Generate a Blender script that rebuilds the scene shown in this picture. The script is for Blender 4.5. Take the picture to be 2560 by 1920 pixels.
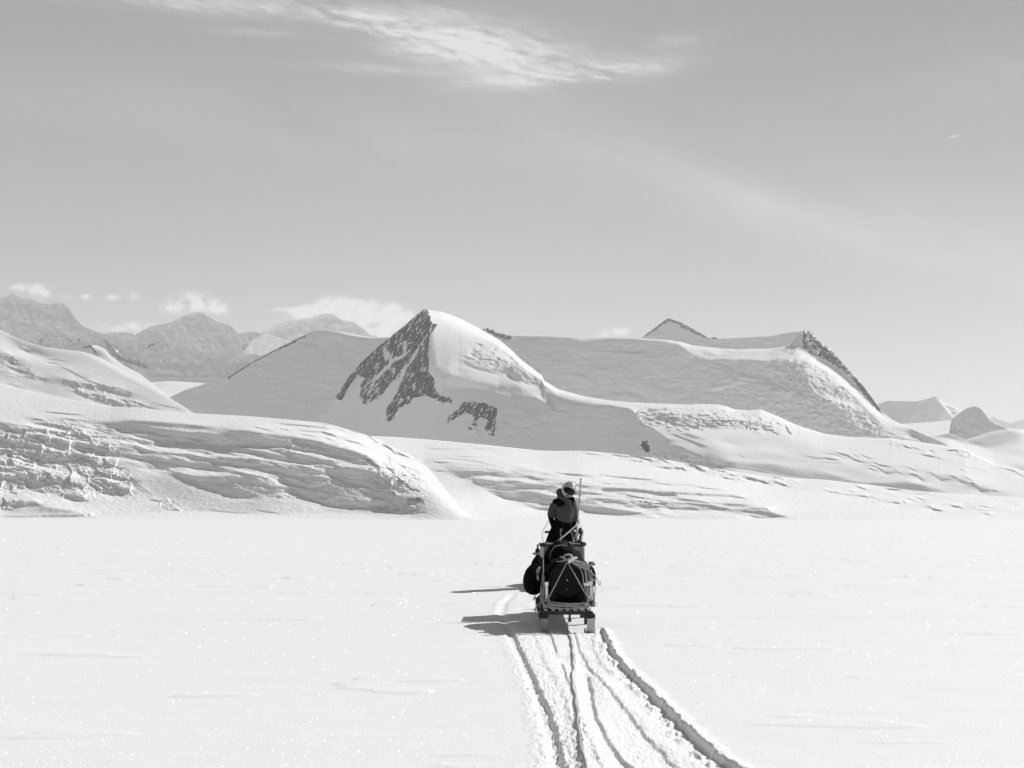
import bpy, bmesh, math, random
import numpy as np
from mathutils import Vector, Matrix

for _o in list(bpy.data.objects):
    bpy.data.objects.remove(_o)
SC = bpy.context.scene
COL = SC.collection
R = math.radians

# ------------------------------------------------------------------ camera
F = 2700.0                      # focal length in pixels of a 2560 px wide picture
CAMZ = 1.34
PITCH = math.atan(308 / F)
cam_data = bpy.data.cameras.new('camera')
cam = bpy.data.objects.new('camera', cam_data)
COL.objects.link(cam)
cam.location = (0, 0, CAMZ)
cam.rotation_euler = (R(90) + PITCH, 0, 0)
cam_data.sensor_width = 36.0
cam_data.lens = F / 2560 * 36.0
cam_data.clip_start = 0.1
cam_data.clip_end = 80000
SC.camera = cam

# ------------------------------------------------------------------ light
SUN_EL, SUN_AZ = R(39), R(30)   # azimuth measured from +X (right) towards +Y (away)
sdir = Vector((math.cos(SUN_EL) * math.cos(SUN_AZ), math.cos(SUN_EL) * math.sin(SUN_AZ), math.sin(SUN_EL)))
sun_data = bpy.data.lights.new('sun', 'SUN')
sun_data.energy = 5.0
sun_data.angle = R(0.5)
sun_data.color = (1, 0.998, 0.995)
sun = bpy.data.objects.new('sun', sun_data)
sun.rotation_euler = sdir.to_track_quat('Z', 'Y').to_euler()
COL.objects.link(sun)
SC.view_settings.view_transform = 'Standard'
SC.view_settings.look = 'None'
SC.view_settings.exposure = 0.0
SC.view_settings.gamma = 1.0
SC.cycles.max_bounces = 5
SC.cycles.diffuse_bounces = 3
SC.cycles.glossy_bounces = 2
SC.cycles.transparent_max_bounces = 8
SC.cycles.volume_bounces = 1
SC.cycles.use_denoising = True


def raydir(px, py):
    """world direction with y = 1 seen at picture position px, py"""
    a = (np.asarray(px, float) - 1280) / F
    b = (960 - np.asarray(py, float)) / F
    y = math.cos(PITCH) - b * math.sin(PITCH)
    z = math.sin(PITCH) + b * math.cos(PITCH)
    return a / y, z / y


def P(px, py, Y):
    u, v = raydir(px, py)
    return Vector((float(u) * Y, Y, CAMZ + float(v) * Y))


# ------------------------------------------------------------------ node helpers
class NT:
    def __init__(s, tree):
        s.t = tree; s.n = tree.nodes; s.l = tree.links

    def node(s, typ, **kw):
        n = s.n.new(typ)
        for k, v in kw.items():
            setattr(n, k, v)
        return n

    def put(s, sock, v):
        if isinstance(v, bpy.types.NodeSocket):
            s.l.new(v, sock)
        else:
            sock.default_value = v

    def m(s, op, a, b=0.0, c=None, clamp=False):
        n = s.node('ShaderNodeMath', operation=op, use_clamp=clamp)
        s.put(n.inputs[0], a); s.put(n.inputs[1], b)
        if c is not None:
            s.put(n.inputs[2], c)
        return n.outputs[0]

    def noise(s, vec, scale, detail=4, rough=0.5, dist=0.0):
        n = s.node('ShaderNodeTexNoise')
        s.put(n.inputs['Vector'], vec)
        n.inputs['Scale'].default_value = scale
        n.inputs['Detail'].default_value = detail
        n.inputs['Roughness'].default_value = rough
        n.inputs['Distortion'].default_value = dist
        return n.outputs['Fac']

    def ramp(s, v, a, b, lo=0.0, hi=1.0, smooth=True):
        n = s.node('ShaderNodeMapRange', interpolation_type='SMOOTHSTEP' if smooth else 'LINEAR')
        s.put(n.inputs[0], v)
        for i, q in enumerate((a, b, lo, hi)):
            n.inputs[i + 1].default_value = q
        return n.outputs[0]

    def xyz(s, x, y, z):
        n = s.node('ShaderNodeCombineXYZ')
        s.put(n.inputs[0], x); s.put(n.inputs[1], y); s.put(n.inputs[2], z)
        return n.outputs[0]


# ------------------------------------------------------------------ sky (black-and-white rendering of a clear polar sky, thin cirrus)
world = bpy.data.worlds.new('World')
SC.world = world
world.use_nodes = True
wt = NT(world.node_tree)
for n_ in list(wt.n):
    wt.n.remove(n_)
sky = wt.node('ShaderNodeTexSky', sky_type='NISHITA')
sky.sun_disc = False
sky.sun_elevation = SUN_EL
sky.sun_rotation = R(90) - SUN_AZ
sky.altitude = 1500
sky.air_density = 1.0
sky.dust_density = 1.2
sky.ozone_density = 1.0
sep = wt.node('ShaderNodeSeparateColor')
wt.l.new(sky.outputs[0], sep.inputs[0])
tc = wt.node('ShaderNodeTexCoord')
gx = wt.node('ShaderNodeSeparateXYZ')
wt.l.new(tc.outputs['Generated'], gx.inputs[0])
X, Y_, Z = gx.outputs
ysafe = wt.m('MAXIMUM', Y_, 0.02)
U = wt.m('DIVIDE', X, ysafe)
V = wt.m('DIVIDE', Z, ysafe)
front = wt.ramp(Y_, 0.05, 0.3)
red = wt.m('ADD', wt.m('MULTIPLY', sep.outputs[0], 0.8), wt.m('MULTIPLY', sep.outputs[1], 0.2))
SKY_A, SKY_B = 2.72, 0.58        # red-filter response of the film: gain and contrast
base = wt.m('MULTIPLY', wt.m('MULTIPLY', wt.m('POWER', red, SKY_B), SKY_A), wt.m('MULTIPLY', wt.ramp(Z, 0.42, 0.75, 1.0, 0.2), wt.ramp(wt.m('ADD', wt.m('MULTIPLY', X, math.cos(SUN_AZ)), wt.m('MULTIPLY', Y_, math.sin(SUN_AZ))), -0.9, 0.0, 0.3, 1.0)))
base = wt.m('MULTIPLY', base, wt.m('SUBTRACT', 0.99, wt.m('MULTIPLY', wt.ramp(X, -0.15, 0.5, 0.25, 1.0), wt.ramp(Z, 0.04, 0.42, 0.0, 0.42, False))))


def gauss(px, py, a, b, ang=0.0):
    """soft elliptic patch of sky; centre, half sizes given in picture pixels, turned into angles"""
    u0, v0 = raydir(px, py)
    du = wt.m('SUBTRACT', U, float(u0)); dv = wt.m('SUBTRACT', V, float(v0))
    c, s = math.cos(R(ang)), math.sin(R(ang))
    p = wt.m('MULTIPLY_ADD', du, c * F / a, wt.m('MULTIPLY', dv, -s * F / a))
    q = wt.m('MULTIPLY_ADD', du, s * F / b, wt.m('MULTIPLY', dv, c * F / b))
    r2 = wt.m('MULTIPLY_ADD', p, p, wt.m('MULTIPLY', q, q))
    return wt.m('POWER', 2.71828, wt.m('MULTIPLY', r2, -1.0))


def addall(lst):
    t = lst[0]
    for k in lst[1:]:
        t = wt.m('ADD', t, k)
    return t


# cirrus streak; angle tilts down to the right
wv = wt.xyz(wt.m('MULTIPLY_ADD', U, 5.0, wt.m('MULTIPLY', V, 4.0)), wt.m('MULTIPLY_ADD', V, 22.0, wt.m('MULTIPLY', U, 4.0)), 0.0)
n1 = wt.noise(wv, 1.6, 8, 0.62, 0.6)
wv2 = wt.xyz(wt.m('MULTIPLY', U, 30.0), wt.m('MULTIPLY_ADD', V, 110.0, wt.m('MULTIPLY', U, 22.0)), 0.0)
n2 = wt.noise(wv2, 1.5, 6, 0.6, 0.3)
cir = addall([wt.m('MULTIPLY', gauss(*g[:5]), g[5]) for g in [
    (560, 15, 330, 26, 4, .8), (860, 45, 150, 30, 12, .9), (1080, 95, 210, 50, 14, 1.15), (1290, 130, 240, 66, 10, 1.15),
    (1360, 195, 190, 26, -4, .8), (1580, 172, 130, 24, -8, .9), (1010, 112, 90, 24, 8, .6), (930, 172, 170, 12, 4, .55),
    (1700, 100, 90, 22, -8, .35), (670, 82, 160, 12, 4, .35), (1515, 258, 28, 9, 0, .3), (2385, 341, 12, 4, -12, .9),
    (1130, 30, 120, 18, 4, .4)]])
cn = wt.m('MULTIPLY_ADD', n1, 1.1, wt.m('MULTIPLY', n2, 0.62))
cirm = wt.ramp(wt.m('MULTIPLY', cir, wt.ramp(cn, 0.55, 1.20)), 0.0, 0.85, 0.0, 1.0, False)
# wide thin veils
nv = wt.noise(wt.xyz(wt.m('MULTIPLY', U, 2.0), wt.m('MULTIPLY_ADD', V, 9.0, wt.m('MULTIPLY', U, 2.6)), 3.0), 1.6, 5, 0.55, 0.4)
veil = addall([wt.m('MULTIPLY', gauss(*g[:5]), g[5]) for g in [
    (1700, 430, 620, 60, 22, .55), (2350, 620, 600, 110, 14, .9), (700, 300, 900, 90, 6, .35), (2500, 200, 500, 90, -10, .2)]])
veilm = wt.m('MULTIPLY', veil, wt.ramp(nv, 0.2, 0.85))
# small cumulus banks low over the far ranges
nb = wt.noise(wt.xyz(wt.m('MULTIPLY', U, 60.0), wt.m('MULTIPLY', V, 75.0), 1.0), 1.0, 7, 0.6, 0.2)
nb2 = wt.noise(wt.xyz(wt.m('MULTIPLY', U, 90.0), wt.m('MULTIPLY', V, 120.0), 7.0), 1.0, 5, 0.6, 0.2)
cum = addall([wt.m('MULTIPLY', gauss(*g[:5]), g[5]) for g in [
    (95, 727, 42, 20, 5, 1.2), (40, 718, 22, 10, 0, .7), (170, 742, 20, 8, 0, .7), (217, 742, 18, 10, 0, .9), (280, 743, 20, 10, 0, 1), (332, 741, 22, 11, 0, 1),
    (430, 765, 40, 22, 0, .9), (490, 752, 42, 26, 0, 1.5), (545, 768, 34, 18, 10, 1.1), (280, 818, 80, 16, 0, .9), (360, 818, 40, 12, 0, .8),
    (720, 775, 60, 8, 0, 1), (760, 785, 60, 18, 0, 1.1), (830, 772, 45, 24, 0, 1.5), (890, 785, 80, 34, 0, 1.5), (970, 795, 90, 34, 6, 1.3), (930, 825, 110, 26, 0, 1.2),
    (1512, 833, 26, 12, 0, 1.1), (1550, 826, 26, 14, 0, 1.4)]])
cumm = wt.m('MULTIPLY', wt.ramp(wt.m('MULTIPLY', cum, wt.m('MULTIPLY_ADD', nb, 3.4, -1.0)), 0.1, 0.95), wt.ramp(nb2, .25, .7, .72, 1.0))
bright = wt.m('MAXIMUM', base, 0.0)
CL_CIR, CL_CUM, CL_VEIL = 8.2, 8.8, 7.0


def mix(a, b, f):
    return wt.m('ADD', wt.m('MULTIPLY', a, wt.m('SUBTRACT', 1.0, f)), wt.m('MULTIPLY', b, f))


col = mix(bright, CL_VEIL, wt.m('MULTIPLY', wt.m('MULTIPLY', veilm, 0.75), front))
col = mix(col, CL_CIR, wt.m('MULTIPLY', wt.m('MULTIPLY', cirm, 0.85), front))
col = mix(col, CL_CUM, wt.m('MULTIPLY', wt.m('MULTIPLY', cumm, 0.95), front))
grey = wt.node('ShaderNodeCombineColor')
for i_ in range(3):
    wt.l.new(col, grey.inputs[i_])
bg = wt.node('ShaderNodeBackground')
wt.l.new(grey.outputs[0], bg.inputs['Color'])
bg.inputs['Strength'].default_value = 0.1
wo = wt.node('ShaderNodeOutputWorld')
wt.l.new(bg.outputs[0], wo.inputs['Surface'])
# ------------------------------------------------------------------ numpy noise
_rng = np.random.RandomState(7)
_PERM = np.concatenate([_rng.permutation(512)] * 3)
_GA = _rng.rand(512) * 2 * np.pi
_GX, _GY = np.cos(_GA), np.sin(_GA)


def perlin(x, y, seed=0):
    x = np.asarray(x, float) + seed * 17.31; y = np.asarray(y, float) + seed * 9.73
    xi = np.floor(x).astype(int); yi = np.floor(y).astype(int)
    xf = x - xi; yf = y - yi
    u = xf * xf * xf * (xf * (xf * 6 - 15) + 10); v = yf * yf * yf * (yf * (yf * 6 - 15) + 10)

    def g(ix, iy, dx, dy):
        h = _PERM[(_PERM[ix & 511] + (iy & 511))] & 511
        return _GX[h] * dx + _GY[h] * dy
    a = g(xi, yi, xf, yf); b = g(xi + 1, yi, xf - 1, yf)
    c = g(xi, yi + 1, xf, yf - 1); d = g(xi + 1, yi + 1, xf - 1, yf - 1)
    return (a + u * (b - a) + v * ((c + u * (d - c)) - (a + u * (b - a)))) * 1.4


def fbm(x, y, octv=4, gain=0.5, seed=0):
    t = 0; a = 1; f = 1; n = 0
    for k in range(octv):
        t = t + a * perlin(x * f, y * f, seed + k * 3.1); n += a
        a *= gain; f *= 2.03
    return t / n


def ridged(x, y, octv=4, gain=0.5, seed=0):
    t = 0; a = 1; f = 1; n = 0
    for k in range(octv):
        t = t + a * (1 - np.abs(perlin(x * f, y * f, seed + k * 3.1)) * 2); n += a
        a *= gain; f *= 2.03
    return t / n


def worley(x, y, seed=0):
    """distance to nearest, second nearest, and the id value of the cell"""
    x = np.asarray(x, float) + seed * 31.7; y = np.asarray(y, float)
    xi = np.floor(x).astype(int); yi = np.floor(y).astype(int)
    d1 = np.full(x.shape, 9.0); d2 = np.full(x.shape, 9.0); idv = np.zeros(x.shape)
    gx = np.zeros(x.shape); gy = np.zeros(x.shape)
    for i in (-1, 0, 1):
        for j in (-1, 0, 1):
            cx = xi + i; cy = yi + j
            h = _PERM[(_PERM[cx & 511] + (cy & 511))] & 511
            h2 = _PERM[h + 101] & 511
            fx = cx + (h / 511.0); fy = cy + (h2 / 511.0)
            d = np.hypot(fx - x, fy - y)
            m1 = d < d1
            d2 = np.where(m1, d1, np.minimum(d2, d))
            idv = np.where(m1, ((h * 7 + h2) & 511) / 511.0, idv)
            gx = np.where(m1, fx - x, gx); gy = np.where(m1, fy - y, gy)
            d1 = np.where(m1, d, d1)
    return d1, d2, idv, gx, gy


def smooth01(t):
    t = np.clip(t, 0, 1)
    return t * t * (3 - 2 * t)


def L(pts, x):
    p = sorted(pts)
    return np.interp(x, [q[0] for q in p], [q[1] for q in p])


def blur1(a, r, axis):
    r = int(r)
    if r < 1:
        return a
    pad = [(0, 0)] * a.ndim; pad[axis] = (r + 1, r)
    c = np.cumsum(np.pad(a, pad, mode='edge'), axis=axis)
    n = a.shape[axis]
    hi = np.take(c, np.arange(2 * r + 1, 2 * r + 1 + n), axis=axis)
    lo = np.take(c, np.arange(0, n), axis=axis)
    return (hi - lo) / (2 * r + 1)


def blur2(a, rx, ry):
    for _ in range(2):
        a = blur1(a, rx, 1); a = blur1(a, ry, 0)
    return a


class Paint:
    """raster of one surface property over a range of view angles (columns = bearing, rows = height angle)"""
    def __init__(s, x0, x1, y0, y1, st=2.0, val=1.0):
        s.x0, s.y0, s.st = x0, y0, st
        s.xs = np.arange(x0, x1, st); s.ys = np.arange(y0, y1, st)
        s.gx, s.gy = np.meshgrid(s.xs, s.ys)
        s.a = np.full(s.gx.shape, float(val))

    def _sub(s, pts, pad):
        q = np.array(pts, float)
        i0 = max(0, int((q[:, 0].min() - pad - s.x0) / s.st)); i1 = min(len(s.xs), int((q[:, 0].max() + pad - s.x0) / s.st) + 2)
        j0 = max(0, int((q[:, 1].min() - pad - s.y0) / s.st)); j1 = min(len(s.ys), int((q[:, 1].max() + pad - s.y0) / s.st) + 2)
        return slice(j0, j1), slice(i0, i1)

    def polymask(s, pts, feather=6, wob=0.0, seed=0, sub=None):
        sub = sub or s._sub(pts, feather * 2 + 4)
        x = s.gx[sub]; y = s.gy[sub]
        if x.size == 0:
            return sub, np.zeros(x.shape)
        if wob:
            x = x + wob * fbm(x / (wob * 4), y / (wob * 4), 3, .6, seed); y = y + wob * fbm(x / (wob * 4), y / (wob * 4), 3, .6, seed + 5)
        ins = np.zeros(x.shape, bool)
        n = len(pts)
        for i in range(n):
            xa, ya = pts[i]; xb, yb = pts[(i + 1) % n]
            if ya == yb:
                continue
            c = ((ya > y) != (yb > y)) & (x < (xb - xa) * (y - ya) / (yb - ya) + xa)
            ins ^= c
        m = ins.astype(float)
        r = feather / s.st / 2
        if r >= 0.5:
            m = blur2(m, max(1, round(r)), max(1, round(r)))
        return sub, m

    def linemask(s, pts, w, feather=2):
        sub = s._sub(pts, w + feather + 4)
        x = s.gx[sub]; y = s.gy[sub]
        best = np.full(x.shape, 1e9)
        n = len(pts) - 1
        for i in range(n):
            a = np.array(pts[i], float); b = np.array(pts[i + 1], float)
            ab = b - a; t = np.clip(((x - a[0]) * ab[0] + (y - a[1]) * ab[1]) / (ab @ ab + 1e-9), 0, 1)
            d = np.hypot(x - a[0] - t * ab[0], y - a[1] - t * ab[1])
            u = (i + t) / n                                    # taper both ends
            ww = w * np.clip(np.minimum(u, 1 - u) * 5 + 0.25, 0, 1) / 2
            best = np.minimum(best, d - ww)
        return sub, smooth01(0.5 - best / max(feather, .5))

    def mixin(s, sub, m, v, strength=1.0):
        s.a[sub] = s.a[sub] * (1 - m * strength) + v * m * strength

    def poly(s, pts, v, feather=6, wob=0.0, seed=0, strength=1.0):
        sub, m = s.polymask(pts, feather, wob, seed)
        s.mixin(sub, m, v, strength)

    def line(s, pts, w, v, feather=2, strength=1.0):
        sub, m = s.linemask(pts, w, feather)
        s.mixin(sub, m, v, strength)

    def at(s, px, py):
        fx = np.clip((px - s.x0) / s.st, 0, len(s.xs) - 1.001); fy = np.clip((py - s.y0) / s.st, 0, len(s.ys) - 1.001)
        i = fx.astype(int); j = fy.astype(int); fx = fx - i; fy = fy - j
        a = s.a
        return (a[j, i] * (1 - fx) + a[j, i + 1] * fx) * (1 - fy) + (a[j + 1, i] * (1 - fx) + a[j + 1, i + 1] * fx) * fy


def k_of(v):
    return math.log(v)


def grid_mesh(name, V, nr, nc, mat, attrs=None, flip=False, kind='structure', smooth=True):
    """V: (nr, nc, 3)"""
    me = bpy.data.meshes.new(name)
    nv = nr * nc
    me.vertices.add(nv)
    me.vertices.foreach_set('co', np.ascontiguousarray(V, dtype=np.float32).ravel())
    j, i = np.meshgrid(np.arange(nr - 1), np.arange(nc - 1), indexing='ij')
    a = j * nc + i
    q = np.stack([a, a + 1, a + nc + 1, a + nc], -1).reshape(-1, 4)
    if flip:
        q = q[:, ::-1]
    nf = len(q)
    me.loops.add(nf * 4)
    me.loops.foreach_set('vertex_index', q.ravel().astype(np.int32))
    me.polygons.add(nf)
    me.polygons.foreach_set('loop_start', (np.arange(nf) * 4).astype(np.int32))
    me.polygons.foreach_set('use_smooth', np.full(nf, smooth))
    me.update(calc_edges=True)
    for k, v in (attrs or {}).items():
        at = me.attributes.new(k, 'FLOAT', 'POINT')
        at.data.foreach_set('value', np.ascontiguousarray(v, dtype=np.float32).ravel())
    me.materials.append(mat)
    o = bpy.data.objects.new(name, me)
    COL.objects.link(o)
    if kind:
        o['kind'] = kind
    return o


# ------------------------------------------------------------------ materials
def new_mat(name):
    m = bpy.data.materials.new(name)
    m.use_nodes = True
    nt = NT(m.node_tree)
    b = nt.n['Principled BSDF']
    return m, nt, b


def grey3(v):
    return (v, v, v, 1)


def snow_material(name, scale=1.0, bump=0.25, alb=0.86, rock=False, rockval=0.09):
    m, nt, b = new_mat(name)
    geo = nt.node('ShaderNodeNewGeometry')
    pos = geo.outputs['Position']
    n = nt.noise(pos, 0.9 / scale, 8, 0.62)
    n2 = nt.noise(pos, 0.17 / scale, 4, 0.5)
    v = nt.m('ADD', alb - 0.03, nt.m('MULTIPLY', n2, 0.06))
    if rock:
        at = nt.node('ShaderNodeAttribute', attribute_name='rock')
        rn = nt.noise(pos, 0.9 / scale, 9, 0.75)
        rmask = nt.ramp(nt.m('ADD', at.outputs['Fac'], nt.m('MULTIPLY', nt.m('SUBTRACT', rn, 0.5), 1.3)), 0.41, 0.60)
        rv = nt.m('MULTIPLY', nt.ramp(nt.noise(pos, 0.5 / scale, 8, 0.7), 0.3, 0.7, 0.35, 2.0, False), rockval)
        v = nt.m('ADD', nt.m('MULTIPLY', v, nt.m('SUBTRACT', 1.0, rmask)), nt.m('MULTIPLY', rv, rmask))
    cc = nt.node('ShaderNodeCombineColor')
    for i in range(3):
        nt.l.new(v, cc.inputs[i])
    nt.l.new(cc.outputs[0], b.inputs['Base Color'])
    b.inputs['Roughness'].default_value = 0.75
    b.inputs['Specular IOR Level'].default_value = 0.15
    bp = nt.node('ShaderNodeBump')
    bp.inputs['Strength'].default_value = bump
    bp.inputs['Distance'].default_value = scale
    nt.l.new(n, bp.inputs['Height'])
    nt.l.new(bp.outputs[0], b.inputs['Normal'])
    return m


# ------------------------------------------------------------------ terrain seen from the plain: each massif is a real height surface
LAYERS = {}


def _interp2(a, nr, nc):
    r = np.linspace(0, a.shape[0] - 1, nr); c = np.linspace(0, a.shape[1] - 1, nc)
    i = np.minimum(r.astype(int), a.shape[0] - 2); j = np.minimum(c.astype(int), a.shape[1] - 2)
    fr = (r - i)[:, None]; fc = (c - j)[None, :]
    return (a[i][:, j] * (1 - fc) + a[i][:, j + 1] * fc) * (1 - fr) + (a[i + 1][:, j] * (1 - fc) + a[i + 1][:, j + 1] * fc) * fr


def relief(ln0, K, KX, PX, PY):
    """least-squares surface whose run per rise is K and whose sideways run is KX (log distance)"""
    nr0, nc0 = PX.shape
    u = None
    for st, its in ((8, 160), (4, 140), (2, 120), (1, 90)):
        nr = max(8, nr0 // st); nc = max(8, nc0 // st)
        k, kx, px, py = [_interp2(q, nr, nc) for q in (K, KX, PX, PY)]
        l0 = np.interp(np.linspace(0, 1, nc), np.linspace(0, 1, nc0), ln0)
        u = np.repeat(l0[None, :], nr, 0) if u is None else _interp2(u, nr, nc)
        u[0] = l0
        kv = 0.5 * (k[1:] + k[:-1]); dv = py[:-1] - py[1:]
        gv = kv / F * dv
        wv = 1 / (1 + np.minimum(kv, 3.0) ** 2) ** 2 / dv ** 2
        kh = 0.5 * (k[:, 1:] + k[:, :-1]); dx = px[:, 1:] - px[:, :-1]; dyh = py[:, :-1] - py[:, 1:]
        gh = 0.5 * (kx[:, 1:] + kx[:, :-1]) / F * dx + np.minimum(kh, 3) / F * dyh
        wh = 1 / (1 + np.minimum(kh, 3.0) ** 2) / dx ** 2
        cell = dx.mean() * dv.mean()
        dg = np.zeros_like(k)
        dg[1:] += wv; dg[:-1] += wv; dg[:, 1:] += wh; dg[:, :-1] += wh

        def grad(w, gv_, gh_):
            g = np.zeros_like(w)
            e = (w[1:] - w[:-1] - gv_) * wv
            g[1:] += e; g[:-1] -= e
            e = (w[:, 1:] - w[:, :-1] - gh_) * wh
            g[:, 1:] += e; g[:, :-1] -= e
            g[0] = 0
            return g
        r = -grad(u, gv, gh)
        z = r / dg; p = z.copy(); rz = (r * z).sum()
        for _ in range(its):
            Ap = grad(p, 0.0, 0.0)
            a = rz / ((p * Ap).sum() + 1e-30)
            u = u + a * p; r = r - a * Ap
            z = r / dg; n = (r * z).sum()
            p = z + (n / (rz + 1e-30)) * p; rz = n
    return u


def massif(name, crest, base, Y0, k, label_mat, colstep=2.5, rowstep=2.2, disp=None, rock=None, lat=4, x0=None, x1=None, back=0.5, jag=0.0, kmul=None, tilt=-0.25, cs=0):
    """columns of bearing px, rows from the foot to the crest; every row lies further back by the
    slope k (run per rise, relative to the line of sight), so the surface is a true relief in metres"""
    xs = np.arange(x0 if x0 is not None else crest[0][0], (x1 if x1 is not None else crest[-1][0]) + 0.1, colstep)
    cy = L(crest, xs); by = np.maximum(L(base, xs), cy + 3)
    if cs:
        cy = blur1(blur1(cy, cs, 0), cs, 0)
    if jag:
        cy = cy + jag * fbm(xs / 14.0, xs * 0 + 3.3, 5, 0.65, 4)
    nr = max(12, int((by - cy).max() / rowstep))
    t = np.linspace(0, 1, nr)[:, None]
    PY = by[None, :] + (cy - by)[None, :] * t
    PX = np.repeat(xs[None, :], nr, 0)
    K = np.exp(k.at(PX, PY))
    if kmul is not None:
        K = K * kmul(PX, PY, t)
    KX = np.full(PX.shape, tilt) if not isinstance(tilt, Paint) else tilt.at(PX, PY)
    l0 = blur1(blur1(np.log(L(Y0, xs)), 25, 0), 25, 0) if Y0 is not None else np.log(np.clip(1.058 / np.maximum((by - 1268) / F - .0094, 1e-4), 330, 800))
    lnY = relief(l0, np.minimum(K, 14), KX, PX, PY)
    lnY = np.maximum.accumulate(lnY + 1e-6 * np.arange(nr)[:, None], axis=0)
    if disp is not None:
        edge = smooth01(t * 12) * smooth01((1 - t) * 25)
        lnY = lnY + disp(PX, PY) * edge
    Y = np.exp(lnY)
    u, v = raydir(PX, PY)
    Vv = np.stack([u * Y, Y, CAMZ + v * Y], -1)
    # skirt below the foot, and a back side that falls away behind the crest
    foot = Vv[:1].copy(); foot[..., 2] -= 0.05 * foot[..., 1]
    rows = [foot, Vv]
    top = Vv[-1:]
    s = 0
    for d, sl in ((0.004, 0.25), (0.015, 0.5), (0.05, 0.7), (0.15, 0.8)):
        r = top.copy()
        r[..., 0] *= (1 + d); r[..., 1] *= (1 + d)
        r[..., 2] -= d * top[..., 1] * sl * (back / 0.5)
        rows.append(r)
    Vall = np.concatenate(rows, 0)
    attrs = None
    if rock is not None:
        rk = rock.at(PX, PY)
        attrs = {'rock': np.concatenate([rk[:1], rk, np.repeat(rk[-1:], 4, 0)], 0)}
    LAYERS[name] = (xs, Y[-1], Y[0])
    o = grid_mesh(name, Vall, Vall.shape[0], Vall.shape[1], label_mat, attrs)
    return o
# survey frames: origin and scale of the sheets on which the outlines were measured
_FR = {'a': (0, 700, 3.456), 'b': (640, 700, 3.456), 'c': (1280, 700, 3.456), 'd': (1920, 780, 3.456), 'e': (0, 950, 2.765), 'f': (800, 1050, 2.765),
       'g1': (0, 1000, 4.424), 'g2': (500, 1000, 4.424), 'g3': (1000, 1000, 4.424), 'g4': (1500, 1000, 4.424), 'g5': (2060, 1000, 4.424)}


def A(fr, *xy):
    ox, oy, s = _FR[fr]
    return [(ox + xy[i] / s, oy + xy[i + 1] / s) for i in range(0, len(xy), 2)]


S = math.log


def blocks(px, py, sx, sy, ang, seed, tilt=0.8):
    c, s = math.cos(R(ang)), math.sin(R(ang))
    wx = px + 6 * perlin(px / 30, py / 20, seed); wy = py + 4 * perlin(px / 25, py / 15, seed + 2)
    x = (wx * c + wy * s) / sx; y = (-wx * s + wy * c) / sy
    d1, d2, idv, gx, gy = worley(x, y, seed)
    a = idv * 37.0
    return (idv - 0.5) + tilt * (np.cos(a) * gx + np.sin(a * 1.7) * gy) - 0.5 * smooth01(1 - (d2 - d1) * 7)


def bands(px, py, wx, wy, ang, seed, oct=4):
    c, s = math.cos(R(ang)), math.sin(R(ang))
    x = (px * c + py * s) / wx; y = (-px * s + py * c) / wy
    return fbm(x, y, oct, 0.55, seed)


def terr(px, py, wx, wy, ang, seed, off=0.0, sh=.10):
    """two-valued banding: steep little ice faces between nearly level shelves"""
    b = bands(px + 5 * fbm(px / 18, py / 9, 3, .6, seed + 2), py + 2.5 * fbm(px / 14, py / 8, 3, .6, seed + 4), wx, wy, ang, seed, 5)
    return smooth01((b - off) / sh + .5) - .5


M_GLA = snow_material('glacier_snow', 3.0, 0.35)
M_MTN = snow_material('mountain_snow', 8.0, 0.08, alb=0.79, rock=True)
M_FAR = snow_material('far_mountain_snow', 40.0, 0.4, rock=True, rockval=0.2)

# ================================================================== G1: the broken ice hump on the left
k = Paint(-370, 1270, 930, 1315, 1.5, S(7))
k.poly([(-370, 1052), (0, 1050)] + A('g1', 260, 240, 500, 200, 1000, 235, 1200, 215, 1500, 215, 2212, 290) + A('g2', 350, 320, 700, 345, 1000, 400, 1350, 460, 1700, 560, 1900, 640, 2212, 960, 2500, 1300) + [(1080, 1310), (-370, 1310)], S(3.0), 8, 3)
# drifts
k.poly(A('g1', 1300, 690, 1700, 770, 2212, 950) + A('g2', 350, 1075, 800, 1040, 1000, 1080, 1400, 1180, 2000, 1190, 2300, 1260, 800, 1290, 100, 1230) + A('g1', 2000, 1180, 1600, 1000, 1350, 800), S(2.6), 14, 2)
k.poly(A('g1', 1500, 800, 1800, 880, 2212, 1010, 2212, 1160, 1900, 1090, 1650, 960), S(1.9), 18)
k.poly(A('g2', 0, 1010, 350, 1120, 700, 1130, 900, 1200, 500, 1230, 0, 1120), S(2.1), 16)
k.poly([(-370, 1296), (0, 1297)] + A('g1', 2200, 1230) + A('g2', 800, 1270, 2212, 1240) + [(1100, 1310), (-370, 1310)], S(9), 6)
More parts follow.
